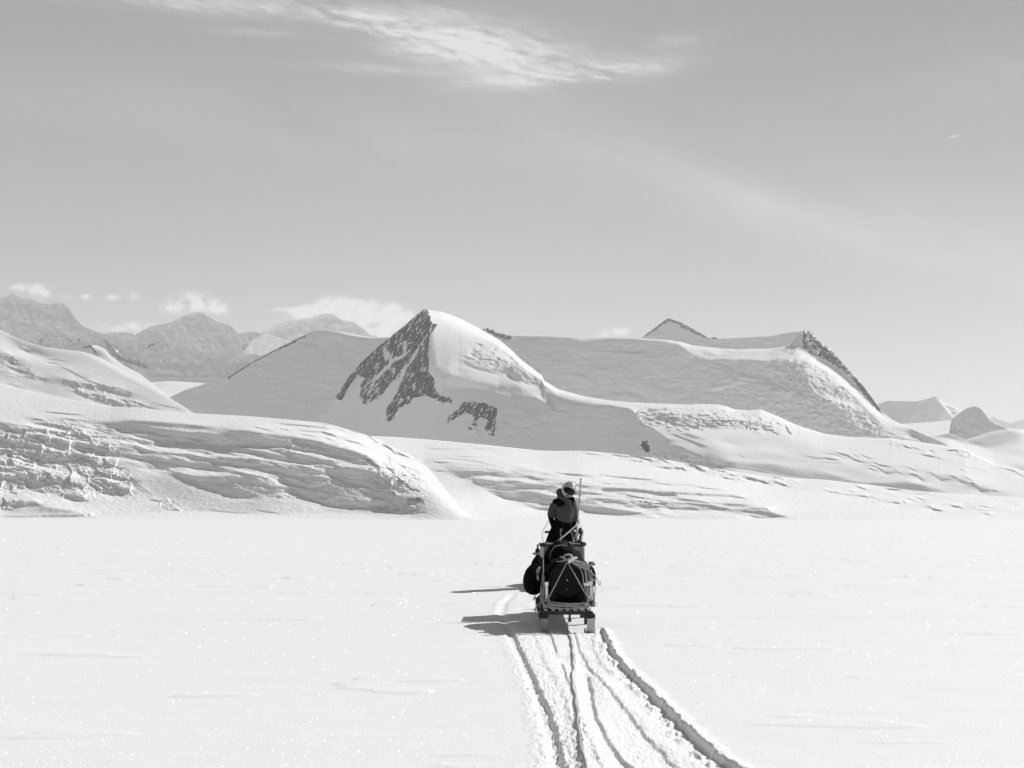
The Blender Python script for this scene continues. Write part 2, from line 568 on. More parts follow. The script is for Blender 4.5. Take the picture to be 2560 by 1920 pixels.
# ice cliffs and ribs (steep faces)
for fr, pts, v, fe in [
    ('g1', (1180, 240, 1500, 225, 1900, 250, 2300, 290, 2300, 335, 2212, 330, 1850, 300, 1500, 262, 1300, 262), 1.5, 3),
    ('g1', (1190, 262, 1500, 272, 1850, 330, 2300, 395, 2600, 455, 2600, 500, 1950, 468, 1650, 430, 1350, 345), 1.15, 4),
    ('g2', (0, 345, 200, 375, 370, 400, 440, 480, 380, 510, 150, 478, 0, 470), 1.0, 4),
    ('g2', (350, 330, 550, 335, 700, 365, 1000, 405, 1180, 430, 1350, 462, 1450, 510, 1650, 550, 1800, 590, 1840, 640, 1750, 665, 1350, 600, 1200, 560, 800, 515, 480, 480, 400, 420), 1.05, 4),
    ('g2', (480, 545, 700, 575, 1050, 600, 1230, 612, 1220, 690, 1000, 690, 750, 650, 560, 600), .95, 4),
    ('g2', (1220, 620, 1600, 640, 1850, 680, 1930, 780, 1900, 860, 1650, 800, 1500, 740, 1300, 745, 1170, 690), 1.25, 6),
    ('g2', (560, 680, 750, 720, 980, 750, 950, 800, 900, 860, 780, 810, 640, 740), .95, 5),
    ('g2', (930, 790, 1150, 770, 1400, 780, 1550, 745, 1900, 820, 1940, 900, 2030, 1020, 2080, 1180, 1950, 1195, 1680, 1190, 1500, 1170, 1300, 1130, 1180, 1060, 1050, 1000, 920, 880), 1.1, 8),
    ('g2', (1180, 1060, 1400, 1060, 1700, 1100, 2050, 1140, 2070, 1190, 1680, 1192, 1400, 1165), .9, 10),
    ('g2', (0, 640, 250, 650, 480, 690, 520, 735, 350, 740, 0, 700), .95, 4),
    ('g2', (0, 860, 300, 830, 560, 870, 760, 940, 900, 1020, 780, 1060, 560, 1080, 330, 1060, 0, 950), 1.25, 10),
    ('g2', (180, 1000, 500, 980, 800, 1040, 560, 1082, 330, 1060), .9, 8),
    ('g1', (1400, 410, 1660, 470, 1700, 505, 1560, 515, 1380, 450), 1.25, 3),
    ('g1', (1450, 600, 1650, 620, 1650, 690, 1500, 680), 1.2, 3), ('g1', (1590, 700, 1850, 700, 1850, 765, 1650, 760), 1.2, 3),
    ('g1', (1660, 590, 2100, 590, 2350, 640, 2350, 760, 1850, 730, 1700, 640), 1.35, 5),
    ('g1', (1880, 810, 2212, 850, 2300, 900, 2300, 960, 2100, 900), 1.05, 4),
    ('g1', (0, 395, 420, 385, 500, 450, 350, 470, 0, 470), 1.2, 4), ('g1', (430, 400, 770, 370, 780, 460, 720, 520, 430, 560), 1.35, 3),
    ('g1', (0, 470, 350, 470, 430, 560, 780, 470, 900, 560, 800, 700, 660, 705, 450, 660, 300, 600, 0, 600), .85, 4),
    ('g1', (0, 665, 370, 680, 300, 770, 180, 800, 0, 780), 1.6, 3), ('g1', (0, 810, 180, 820, 400, 800, 560, 830, 500, 960, 250, 990, 0, 990), 1.05, 4),
    ('g1', (800, 320, 890, 360, 870, 430, 790, 440), .9, 2), ('g1', (1080, 540, 1170, 470, 1220, 640, 1080, 580), 1.1, 2),
    ('g1', (840, 760, 920, 750, 990, 860, 880, 830), .8, 3), ('g1', (1200, 790, 1280, 800, 1270, 900, 1200, 860), .8, 3), ('g1', (1130, 870, 1180, 880, 1250, 1000, 1180, 1000), .8, 3),
    ('g1', (1330, 960, 1400, 980, 1480, 1035, 1310, 1035), .85, 3), ('g1', (1000, 700, 1130, 690, 1120, 790), .9, 3), ('g1', (640, 870, 740, 840, 700, 990, 640, 990), .85, 3),
    ('g1', (640, 1050, 850, 1020, 960, 1120, 800, 1110), 1.3, 3), ('g1', (370, 990, 640, 950, 640, 1030, 450, 1030), 1.4, 3), ('g1', (880, 950, 1050, 1000, 1300, 1010, 1280, 1045, 1000, 1030), 1.5, 3),
    ('g1', (0, 1120, 380, 1115, 460, 1170, 100, 1190, 0, 1240), 1.05, 4), ('g1', (0, 1190, 200, 1210, 0, 1245), .8, 3),
    ('g1', (480, 1180, 850, 1230, 830, 1250, 430, 1260), 1.5, 3), ('g1', (150, 1300, 500, 1265, 940, 1265, 950, 1300, 300, 1325), 1.1, 3), ('g1', (960, 1265, 1010, 1260, 980, 1310), .7, 2),
    ('g2', (2080, 1180, 2212, 1190, 2212, 1255, 2080, 1240), 1.2, 3), ('g3', (0, 1070, 100, 1080, 110, 1150, 30, 1160, 0, 1120), 1.2, 3), ('g3', (130, 1190, 190, 1150, 230, 1240, 140, 1235), 1.0, 3),
]:
    k.poly(A(fr, *pts), S(v if v > 2 else v * .78), max(2, fe * .6), 1.5, seed=len(pts))
for fr, pts, w, v in [
    ('g1', (500, 130, 700, 150, 900, 165), 3, .8), ('g1', (0, 350, 200, 330, 600, 325), 3, .7), ('g1', (300, 235, 380, 205, 480, 225, 500, 260, 350, 265), 4, .9), ('g1', (540, 265, 600, 225, 700, 210), 3, 1.0),
    ('g1', (700, 200, 800, 220), 3, .7), ('g1', (0, 770, 50, 720, 100, 690), 4, .6), ('g1', (370, 760, 430, 710, 500, 660), 5, .6), ('g1', (1310, 410, 1420, 460), 6, .7), ('g1', (1490, 530, 1620, 570), 4, .8),
    ('g1', (1320, 790, 1450, 910, 1640, 1060), 3, .9), ('g1', (1380, 800, 1560, 960, 1680, 1060), 3, 1.0), ('g1', (1180, 780, 1200, 820), 3, .7),
    ('g2', (860, 262, 1050, 275, 1290, 300, 1450, 325), 4, .9), ('g2', (600, 295, 800, 345), 3, .8), ('g2', (880, 320, 1000, 338), 3, .9), ('g2', (1100, 340, 1330, 355), 4, .9), ('g2', (1340, 350, 1500, 400), 6, .7), ('g2', (1400, 425, 1450, 440), 5, .8),
    ('g2', (1550, 345, 1650, 350, 1780, 365), 4, 1.), ('g2', (1600, 440, 1700, 465, 1790, 490), 5, .9), ('g2', (1500, 520, 1620, 490), 4, .9), ('g2', (1870, 400, 1920, 440), 4, .9), ('g2', (2060, 500, 2120, 550), 5, .8),
    ('g2', (1100, 375, 1290, 405), 3, .9), ('g2', (1300, 300, 1400, 300, 1600, 330), 3, .9), ('g2', (1320, 262, 1500, 280, 1650, 310), 3, 1.), ('g2', (1900, 430, 1960, 470), 4, .9),
    ('g2', (1850, 620, 1950, 740, 2100, 900, 2200, 1000), 9, .9), ('g2', (2050, 690, 2120, 800), 4, 1.), ('g2', (2130, 950, 2212, 1000), 8, .8), ('g2', (1950, 950, 2080, 1100, 2160, 1180), 4, .9),
    ('g3', (0, 590, 60, 620), 5, .8), ('g3', (190, 690, 240, 680, 290, 730), 5, .8), ('g3', (0, 720, 60, 740), 6, .8), ('g3', (180, 830, 300, 920, 420, 980), 3, 1.3), ('g3', (230, 970, 340, 1090), 3, 1.5), ('g3', (0, 900, 20, 960, 60, 1020), 4, .9),
    ('g1', (0, 1290, 270, 1290), 3, .8), ('g1', (1000, 1250, 1500, 1260), 2, 1.5), ('g2', (1430, 1330, 1600, 1330), 2, 1.5), ('g2', (100, 1215, 350, 1245, 560, 1255), 3, 1.1), ('g2', (620, 1215, 750, 1240, 870, 1258), 4, 1.0), ('g2', (520, 1140, 600, 1155), 3, 1.2)]:
    k.line(A(fr, *pts), w, S(v), 2)
k.a += 0.10 * bands(k.gx, k.gy, 60, 6, 6, 3)
k.poly([(-370, 1297.5), (200, 1295), (520, 1291), (700, 1294), (900, 1293), (1200, 1290), (1270, 1315), (-370, 1315)], S(13), 3)
chaos = Paint(-370, 1270, 930, 1315, 3, 0)
chaos.poly([(-370, 1068), (0, 1068), (170, 1055), (230, 1075), (290, 1120), (300, 1160), (350, 1215), (330, 1240), (200, 1250), (100, 1235), (0, 1290), (-370, 1290)], 1, 14)
chaos.poly(A('g2', 800, 470, 1350, 540, 1300, 590, 880, 570), 1, 5)
chaos.poly(A('g2', 1800, 590, 1950, 600, 2200, 900, 2300, 1200, 2080, 1200, 1900, 800), 1, 10)
chaos.poly(A('g2', 1700, 370, 2212, 520, 2400, 640, 2200, 640, 1900, 560), .5, 10)
chaos.poly(A('g1', 1650, 1080, 1850, 1090, 2040, 1240, 1800, 1200), .9, 8)
chaos.poly(A('g2', 930, 800, 1300, 860, 1300, 950, 1000, 900), .8, 6)
chaos.poly(A('g2', 1900, 1190, 2400, 1170, 2480, 1270, 2000, 1265), .9, 6)
chaos.poly([(960, 1120), (1040, 1150), (1060, 1250), (1040, 1285), (985, 1280), (975, 1200)], .9, 12)
rib = Paint(-370, 1270, 930, 1315, 3, 0)
rib.poly([(-370, 1060), (250, 1055), (500, 1080), (700, 1090), (900, 1140), (980, 1280), (700, 1250), (500, 1200), (300, 1150), (-370, 1250)], 1, 20)


def k_g1(px, py, t):
    c = chaos.at(px, py); r = rib.at(px, py)
    e = .35 * r + .35 * c + 0.6 * c * blocks(px, py, 34, 17, 12, 3, 1.2) + 0.32 * c * blocks(px, py, 10, 6, 0, 8, 1.2) + r * (1.6 * terr(px, py, 120, 15, 10, 5, .05) + .7 * terr(px, py, 34, 7, 12, 15, .05) + .3 * bands(px, py, 14, 4, 9, 16))
    return np.exp(e)


def d_g1(px, py):
    c = chaos.at(px, py); r = rib.at(px, py)
    return c * (0.0042 * blocks(px, py, 40, 20, 12, 1) + 0.0011 * blocks(px, py, 8, 6, 0, 2)) + 0.0012 * r * fbm(px / 16, py / 8, 4, .6, 2)


tg1 = Paint(-370, 1270, 930, 1315, 3, -0.25)
tg1.poly([(930, 1080), (1100, 1160), (1280, 1300), (1280, 1320), (1040, 1310), (1000, 1250), (985, 1180), (940, 1120)], -.35, 20)
k.poly([(1045, 1150), (1200, 1290), (1200, 1310), (1030, 1310), (1050, 1230)], S(9), 20)
tg1.poly([(-370, 1050), (250, 1060), (600, 1090), (900, 1140), (970, 1270), (-370, 1280)], -0.5, 16)
CR_G1 = [(-350, 915), (-120, 935), (0, 960), (83, 981), (188, 1002), (275, 1017), (354, 1022), (485, 1033), (615, 1040), (723, 1049), (800, 1056), (825, 1060), (880, 1077), (927, 1090), (974, 1115), (1031, 1140), (1058, 1158), (1085, 1186), (1110, 1220), (1135, 1252), (1160, 1280), (1185, 1297)]
BS_G1 = [(-350, 1302.5), (1250, 1302.5)]
massif('icefall', CR_G1, BS_G1, [(-350, 590), (300, 570), (900, 556), (1000, 550), (1080, 540), (1185, 525)], k, M_GLA, 2.0, 1.6, d_g1, lat=2, kmul=k_g1, tilt=tg1, cs=6)

# ================================================================== G2: saddle and ribbed ice in the middle
k = Paint(780, 2920, 1060, 1320, 1.5, S(12))
for fr, pts, v, fe in [
    ('g3', (510, 735, 650, 720, 1000, 740, 1240, 795, 1180, 850, 900, 860, 680, 862, 560, 800), 2.6, 14),
    ('g3', (690, 800, 1150, 800, 1250, 845, 900, 862, 700, 860), 1.7, 9),
    ('g3', (960, 660, 1200, 720, 1500, 790, 1800, 830, 1800, 870, 1400, 800), 2.2, 9),
    ('g3', (840, 880, 1000, 862, 1300, 895, 1800, 970, 2212, 1000, 2212, 1060, 1700, 1030, 1180, 940, 970, 1005), 1.35, 6),
    ('g3', (970, 1005, 1150, 940, 1500, 1010, 1700, 1060, 2212, 1110, 2212, 1200, 1850, 1190, 1500, 1150, 1150, 1095), 1.25, 6),
    ('g3', (1240, 800, 1600, 860, 2212, 960, 2212, 1000, 1700, 945, 1350, 870), 2.0, 8),
    ('g3', (1340, 1130, 1600, 1165, 1700, 1190, 1700, 1245, 1510, 1220, 1420, 1180), 1.3, 4),
    ('g4', (-200, 1130, 0, 1180, 200, 1215, 480, 1255, 300, 1275, 0, 1272, -250, 1250), 1.15, 6),
    ('g4', (-200, 1040, 0, 1085, 180, 1110, 180, 1135, 0, 1130, -200, 1120), 1.2, 5),
    ('g4', (-150, 960, 0, 970, 400, 985, 700, 1015, 880, 1010, 1150, 1030, 1500, 1045, 1600, 1090, 1200, 1062, 750, 1060, 400, 1020, 0, 1000, -150, 990), 1.35, 4),
    ('g4', (320, 1125, 440, 1110, 600, 1150, 620, 1190, 500, 1195), 1.2, 4),
    ('g4', (680, 1130, 900, 1130, 1300, 1160, 1400, 1220, 1100, 1222, 780, 1212, 700, 1180), 1.1, 4),
    ('g4', (720, 1070, 900, 1075, 1150, 1120, 1400, 1150, 1700, 1165, 1850, 1185, 1500, 1180, 1150, 1150, 900, 1110), 1.5, 4),
    ('g4', (1580, 1200, 1700, 1180, 1850, 1190, 1900, 1250, 2070, 1298, 1850, 1310, 1700, 1310, 1640, 1280, 1520, 1285, 1640, 1250), 1.1, 4),
    ('g4', (560, 1200, 700, 1205, 850, 1260, 1050, 1290, 1400, 1330, 1300, 1360, 900, 1330, 650, 1300), 3.0, 8),
    ('g4', (1150, 1370, 1300, 1355, 1500, 1362, 1560, 1370, 1300, 1385), .9, 3),
]:
    k.poly(A(fr, *pts), S(v if v > 2 else v * .78), max(2, fe * .6), 1.5, seed=len(pts))
for fr, pts, w, v in [
    ('g3', (1690, 797, 1850, 820, 2212, 862), 5, .9), ('g3', (1850, 815, 2212, 832), 3, 1.), ('g3', (500, 640, 800, 672, 1000, 712, 1250, 790), 3, 1.2), ('g3', (660, 625, 720, 632, 830, 622), 4, 1.), ('g3', (300, 535, 500, 545, 740, 540), 3, 1.2),
    ('g3', (820, 540, 900, 545, 1200, 540), 3, 1.1), ('g3', (370, 680, 450, 695, 560, 685), 4, 1.5), ('g3', (1220, 638, 1260, 632), 3, 1.), ('g3', (1030, 575, 1100, 580), 3, 1.), ('g3', (1800, 682, 1880, 675), 2, 1.), ('g3', (400, 780, 470, 785), 4, 1.4),
    ('g3', (2050, 585, 2120, 600, 2212, 600), 5, .9), ('g4', (0, 870, 80, 872), 3, 1.), ('g4', (0, 832, 200, 850, 450, 875, 640, 888), 4, .9), ('g4', (600, 915, 750, 935, 1080, 938), 4, .8), ('g4', (1080, 965, 1200, 980, 1380, 995), 4, .8),
    ('g4', (480, 1302, 600, 1305, 700, 1318), 4, .9), ('g4', (740, 1315, 900, 1330, 1150, 1345), 6, .9), ('g4', (800, 1355, 940, 1368), 4, 1.), ('g4', (1370, 1340, 1540, 1335), 3, 1.), ('g4', (270, 1045, 400, 1070, 540, 1095), 5, .9),
    ('g4', (0, 920, 150, 925, 300, 930), 3, 1.2), ('g4', (1830, 1210, 1890, 1240), 7, .7), ('g4', (2030, 1365, 2200, 1358), 3, 1.), ('g4', (0, 1315, 200, 1335, 500, 1360, 700, 1380), 3, 1.2), ('g4', (1450, 1070, 1600, 1085), 5, .8),
    ('g4', (520, 1165, 620, 1185), 5, .8), ('g4', (130, 1235, 300, 1248, 450, 1255), 6, .8), ('g5', (650, 1130, 800, 1138), 3, .9), ('g5', (760, 1130, 850, 1145), 7, .9), ('g5', (870, 1120, 900, 1140), 5, .8), ('g5', (940, 1090, 1010, 1118), 5, .9), ('g5', (1020, 1080, 1100, 1105), 6, .9),
    ('g5', (860, 1100, 960, 1080, 1150, 1070), 2, 1.2), ('g5', (1160, 1170, 1200, 1210, 1300, 1225), 8, .9), ('g5', (1410, 1170, 1530, 1192), 7, .9), ('g5', (1440, 1145, 1500, 1135, 1640, 1132), 5, 1.6), ('g5', (1700, 1170, 1830, 1185), 4, .9), ('g5', (1650, 1217, 1780, 1212), 4, .9),
    ('g5', (1780, 1265, 1830, 1262), 8, .7), ('g5', (1870, 1245, 1950, 1235, 2100, 1222), 3, 1.2), ('g5', (2090, 1155, 2160, 1157), 4, .9), ('g5', (1520, 1068, 1580, 1066), 3, 1.), ('g5', (390, 1060, 480, 1070), 7, .8), ('g5', (220, 1045, 300, 1048), 6, 1.1), ('g5', (100, 1022, 170, 1022), 6, .9), ('g5', (250, 1012, 340, 1008), 6, 1.), ('g5', (540, 1080, 570, 1083), 7, .8), ('g5', (385, 1083, 410, 1084), 4, .9), ('g5', (0, 995, 80, 1025), 4, .9),
    ('g5', (640, 1040, 740, 1036), 3, 1.), ('g5', (1000, 1045, 1180, 1028), 4, .9), ('g5', (690, 985, 850, 995), 6, .8), ('g5', (350, 945, 450, 990), 7, 1.), ('g5', (780, 1070, 800, 1070), 4, .9),
    ('g4', (1320, 840, 1400, 825, 1480, 832), 5, 1.), ('g4', (1350, 855, 1500, 885), 5, 1.2), ('g4', (1520, 870, 1590, 895), 3, .9), ('g4', (1930, 850, 2040, 880), 6, .9), ('g4', (1940, 900, 2000, 930, 2070, 950), 8, .8), ('g4', (2120, 912, 2212, 925), 5, .9), ('g4', (630, 740, 780, 755, 900, 748), 7, .8), ('g4', (910, 770, 960, 776), 5, .7),
    ('g4', (1250, 700, 1350, 750), 9, .9), ('g4', (1200, 745, 1290, 768), 5, .8), ('g4', (1310, 778, 1380, 790), 6, .8), ('g4', (1430, 740, 1600, 785), 7, .9), ('g4', (1620, 860, 1750, 890, 1860, 925), 9, .9), ('g4', (1610, 840, 1640, 880), 6, .8), ('g4', (330, 600, 480, 640, 600, 680), 9, 1.1), ('g4', (140, 605, 300, 630), 5, 1.), ('g4', (270, 670, 500, 680), 4, .9), ('g4', (1000, 700, 1150, 790), 12, 1.), ('g4', (660, 650, 740, 690), 8, 1.),
]:
    k.line(A(fr, *pts), w * 0.8, S(v), 2)
k.a += 0.10 * bands(k.gx, k.gy, 90, 9, 5, 21)
k.poly([(1000, 1285), (1200, 1287), (1380, 1294), (1900, 1299), (2300, 1290), (2900, 1290), (2900, 1320), (1000, 1320)], S(13), 3)
ch2 = Paint(780, 2920, 1060, 1320, 3, 0)
ch2.poly(A('g4', 0, 590, 300, 620, 600, 620, 1100, 640, 1900, 720, 2100, 830, 2300, 900, 2100, 960, 1650, 900, 1300, 850, 900, 790, 400, 690, 0, 640), .9, 10)
ch2.poly(A('g4', 400, 1000, 900, 1000, 900, 1060, 600, 1200, 400, 1150), .6, 10)
rb2 = Paint(780, 2920, 1060, 1320, 3, 0)
rb2.poly([(1130, 1155), (1240, 1165), (1500, 1190), (1700, 1215), (1960, 1275), (1900, 1298), (1600, 1298), (1400, 1288), (1342, 1272), (1250, 1240), (1180, 1195)], 1, 12)
rb2.poly(A('g5', -500, 900, 0, 900, 900, 1000, 2212, 1100, 2212, 1250, 700, 1130, -400, 990), .5, 12)


def k_g2(px, py, t):
    c = ch2.at(px, py); r = rb2.at(px, py)
    return np.exp(0.8 * c * blocks(px, py, 15, 6, 10, 23, 1.1) + r * (1.1 * terr(px, py, 80, 10, 5, 25, .0) + .5 * terr(px, py, 30, 5, 6, 26, .0)) + .12 * bands(px, py, 50, 4, 3, 27))


def d_g2(px, py):
    return ch2.at(px, py) * 0.003 * blocks(px, py, 18, 8, 8, 24) + 0.0004 * fbm(px / 12, py / 6, 3, .6, 2)


CR_G2 = [(790, 1085), (981, 1092), (1074, 1099), (1204, 1111), (1280, 1119), (1352, 1127), (1465, 1127), (1529, 1133), (1578, 1138), (1650, 1146), (1771, 1168), (1850, 1181), (1923, 1192), (2000, 1196), (2060, 1199), (2218, 1217), (2286, 1228), (2433, 1237), (2560, 1244), (2900, 1258)]
BS_G2 = [(790, 1170), (950, 1240), (1060, 1302.5), (2900, 1302.5)]
massif('glacier', CR_G2, BS_G2, [(790, 760), (1000, 640), (1200, 600), (2000, 575), (2900, 560)], k, M_GLA, 2.0, 1.5, d_g2, lat=3, kmul=k_g2, cs=9)

# ================================================================== M1: the pyramid peak and its long right-hand glacier shoulder
k = Paint(700, 2920, 750, 1290, 2, S(6))
shade = A('b', 1490, 262, 1530, 420, 1560, 520, 1500, 620, 1540, 760, 1570, 860, 1620, 940, 1870, 935, 1990, 970) + A('c', 0, 988, 200, 990, 290, 1060, 330, 1140, 400, 1165, 620, 1100, 720, 1078, 900, 1110, 1030, 1120, 1100, 1230, 1230, 1290, 1330, 1370, 1320, 1420, 1400, 1500, 1450, 1560) + [(1700, 1200), (700, 1200), (700, 900), (1040, 760)]
k.poly(shade, S(0.6), 5, 7)
tl = Paint(700, 2920, 750, 1290, 3, -0.2)
tl.poly(shade, -0.75, 10)
tl.poly([(1380, 980), (1480, 1020), (1650, 1030), (1780, 1100), (1850, 1200), (1380, 1200)], -1.35, 30)
tl.poly(A('b', 1500, 262, 1900, 400, 2212, 600) + A('c', 300, 950, 0, 980) + A('b', 1900, 930, 1620, 920, 1540, 700, 1510, 480), 0.15, 14)
k.poly(A('b', 1490, 262, 1620, 330, 1800, 500, 1850, 640, 1700, 720, 1600, 860, 1530, 760, 1530, 420), S(1.7), 24)
k.poly(A('b', 1500, 272, 1560, 380, 1590, 560, 1570, 700, 1640, 860, 1580, 900, 1530, 760, 1500, 600), S(1.1), 18)
k.poly(A('b', 1620, 760, 1800, 900, 2212, 900) + A('c', 0, 900, 200, 950, 600, 1060, 420, 1140, 300, 1040, 0, 970) + A('b', 1900, 940, 1640, 930), S(3.2), 10)
for fr, pts, v, fe in [
    ('b', (1900, 530, 2010, 520, 2212, 610, 2212, 680, 2100, 640, 1950, 690, 1850, 620), 1.6, 5), ('b', (1750, 660, 1900, 690, 2020, 640, 2212, 700, 2212, 790, 1900, 760), 1.9, 8),
    ('b', (2060, 740, 2120, 730, 2212, 830, 2000, 790), 1.2, 4), ('c', (0, 800, 60, 830, 140, 780, 190, 820, 230, 920, 130, 900, 40, 860), 1.2, 4), ('c', (210, 820, 260, 860, 260, 910, 220, 900), .9, 3),
    ('c', (340, 870, 520, 875, 540, 920, 400, 900), 1.2, 3), ('c', (540, 920, 610, 990, 500, 970), 1.6, 4), ('c', (420, 940, 600, 1000, 800, 1045, 1100, 1060, 900, 1065, 600, 1025), 9, 5),
    ('c', (1200, 1150, 1500, 1150, 2212, 1230, 2212, 1300, 1900, 1290, 1560, 1290, 1230, 1200), 2.4, 8),
    ('g4', (1200, 380, 1500, 360, 2212, 410, 2300, 520, 1700, 500, 1400, 450), 3.2, 16), ('g4', (1300, 430, 1700, 410, 1500, 520), 2.0, 14), ('g4', (1400, 600, 1800, 570, 2212, 640, 1900, 660, 1500, 650), 2.6, 16),
    ('g4', (720, 500, 880, 520, 1050, 590, 820, 590), 1.3, 5), ('g4', (850, 620, 1080, 605, 1090, 660, 900, 650), 1.0, 4), ('g4', (900, 375, 1000, 375, 1150, 440, 950, 400), 1.2, 4),
    ('g4', (1250, 690, 1900, 705, 2300, 760, 2700, 850, 2700, 900, 2212, 860, 1800, 790, 1500, 740), 1.3, 4),
    ('g5', (-560, 730, -200, 770, 0, 860, 700, 950, 700, 1000, 0, 900, -600, 780), 1.3, 5), ('g5', (0, 800, 60, 800, 100, 850, 0, 860), 1.1, 6),
    ('g5', (560, 910, 920, 900, 1200, 960, 1400, 1030, 1000, 1012, 560, 960), 1.0, 6), ('g5', (0, 640, 400, 780, 1000, 900, 700, 900, 0, 800), 3.0, 16),
    ('g5', (1150, 780, 1500, 880, 1900, 1000, 2212, 1070, 1500, 1040, 1150, 960), 3.2, 16), ('g5', (-300, 520, 0, 560, 0, 900, -500, 700), 3.5, 20),
]:
    k.poly(A(fr, *pts), S(v if v > 2 else v * .85), max(2, fe * .7), 2, seed=len(pts))
for fr, pts, w, v in [
    ('g5', (0, 590, 120, 600, 200, 635), 4, .9), ('g5', (0, 640, 150, 665), 7, .7), ('g5', (100, 575, 260, 610, 330, 660, 450, 695), 6, .75), ('g5', (330, 600, 390, 640), 4, .8), ('g5', (400, 600, 530, 655), 4, .7), ('g5', (-200, 620, 0, 655), 4, .8), ('g5', (-250, 690, -100, 640), 3, .9), ('g5', (0, 690, 200, 700), 3, 1.2),
    ('g5', (575, 690, 600, 720, 740, 740), 6, .7), ('g5', (520, 720, 600, 750, 690, 815, 790, 795), 6, .8), ('g5', (500, 750, 570, 785), 6, .7), ('g5', (780, 765, 850, 825), 4, .8), ('g5', (930, 740, 1020, 790), 4, .8), ('g5', (960, 820, 1020, 830, 1100, 900), 7, .7), ('g5', (1170, 790, 1300, 890, 1400, 870), 5, .7), ('g5', (1400, 835, 1460, 860, 1530, 920), 6, .7), ('g5', (1560, 845, 1640, 900), 4, .8),
    ('g5', (1650, 910, 1680, 950, 1740, 1010, 1800, 1000), 8, .65), ('g5', (1880, 1015, 1915, 1000), 7, .7), ('g5', (1510, 773, 1545, 773), 5, .8), ('g5', (1550, 740, 1800, 780), 3, 1.2), ('g5', (1060, 600, 1200, 625, 1300, 655), 4, .9), ('g5', (510, 460, 700, 465), 3, 1.2), ('g5', (600, 440, 760, 450), 3, 1.), ('g5', (1450, 605, 1620, 640), 3, 1.), ('g5', (1990, 760, 2100, 780, 2212, 860), 4, .8), ('g5', (1990, 875, 2212, 885), 2, 1.3),
    ('g4', (800, 380, 1000, 450, 1140, 510), 4, .9), ('g4', (1090, 490, 1150, 510), 8, .7), ('g4', (40, 65, 120, 70, 200, 95, 340, 100), 8, .8), ('g4', (250, 43, 420, 48), 3, 1.), ('g4', (500, 100, 560, 110, 1000, 90), 4, 1.2), ('g4', (1550, 622, 1575, 618), 5, .6), ('g4', (1200, 265, 1330, 255), 4, .7), ('g4', (1180, 655, 1300, 680), 5, .9),
]:
    k.line(A(fr, *pts), w * .8, S(v), 2)
ch = Paint(700, 2920, 750, 1290, 3, 0)
ch.poly(A('g4', 300, 90, 900, 100, 1400, 110, 1700, 150, 2212, 300, 2212, 400, 1700, 360, 1400, 300, 1000, 350, 700, 320, 450, 230), .85, 10)
ch.poly(A('g5', 720, 460, 900, 490, 1200, 560, 1300, 650, 1060, 590, 760, 520), .9, 8)
ch.poly(A('g5', 1290, 480, 1550, 480, 1750, 540, 1860, 640, 1850, 690, 1600, 620, 1330, 540), 1.0, 8)
ch.poly(A('b', 1880, 520, 2212, 620) + A('c', 200, 850, 250, 920, 60, 880, 0, 840) + A('b', 2000, 780, 1800, 660), .35, 10)
ch.poly(A('g4', 600, 560, 1100, 600, 1300, 680, 800, 680, 600, 640), .6, 8)
icy = Paint(700, 2920, 750, 1290, 3, 0)
icy.poly(A('c', -300, 990, 0, 1000, 300, 1100, 700, 1100, 1000, 1120, 1330, 1400, 1400, 1550, -400, 1500, -500, 1200), 1, 20)


def k_m1(px, py, t):
    c = ch.at(px, py); i = icy.at(px, py)
    rim = 1 + 2.5 * smooth01((t - 0.93) / 0.07)
    return rim * np.exp(0.85 * c * blocks(px, py, 15, 7, 12, 33, 1.1) + 0.1 * i * bands(px, py, 26, 6, 8, 35) + 1.1 * i * smooth01((fbm(px / 60 + py / 90, py / 20, 6, .66, 37) - .04) / .3) + 0.3 * i * fbm(px / 11, py / 7, 5, .65, 38) + .13 * bands(px, py, 60, 7, 6, 36) + .1 * bands(px, py, 18, 12, 60, 39))


def d_m1(px, py):
    rr = rock.at(px, py)
    dn = fbm((px + py * 0.45) / 13, (py - px * .2) / 34, 5, .62, 44)
    return ch.at(px, py) * 0.0035 * blocks(px, py, 18, 9, 8, 34) + rr * 0.011 * dn + icy.at(px, py) * .0016 * fbm(px / 30, py / 18, 6, .68, 45)


rock = Paint(700, 2920, 750, 1290, 1.5, 0)
face = A('b', 1450, 240, 1400, 285, 1170, 480, 1050, 575, 900, 715, 800, 835, 680, 1010, 700, 1050, 740, 1040, 800, 930, 890, 820, 930, 850, 905, 900, 900, 1000, 930, 1075, 990, 1060, 1080, 1000, 1150, 900, 1240, 830, 1160, 980, 1220, 930, 1180, 1050, 1130, 1090, 1120, 1210, 1150, 1230, 1200, 1180, 1230, 1110, 1340, 1060, 1350, 1020, 1480, 1000, 1600, 1060, 1690, 1060, 1700, 1030, 1600, 1000, 1540, 950, 1540, 850, 1490, 800, 1490, 620, 1500, 480, 1570, 390, 1520, 360, 1510, 300, 1480, 250)
rock.poly(face, .82, 4, 3)
rock.poly(A('b', 1161 * 0 + 1800, 1050, 1980, 1060, 2085, 1110, 2080, 1180, 2060, 1350, 2000, 1340, 2040, 1290, 1960, 1310, 2010, 1200, 1920, 1190, 1910, 1270, 1860, 1250, 1890, 1190, 1820, 1150, 1750, 1180, 1650, 1240, 1660, 1180), .8, 4, 3)
rock.poly(A('b', 1830, 1265, 1870, 1280, 1860, 1300, 1825, 1285), .75, 2)
rock.poly(A('c', 1105, 1390, 1130, 1380, 1150, 1400, 1165, 1370, 1180, 1430, 1200, 1480, 1160, 1495, 1120, 1460), .85, 3, 2)
rock.poly(A('b', 1280, 520, 1300, 520, 1300, 640, 1270, 620), .1, 3)
rock.poly(A('b', 1110, 560, 1150, 600, 1180, 680, 1120, 700, 1090, 620), .3, 6)
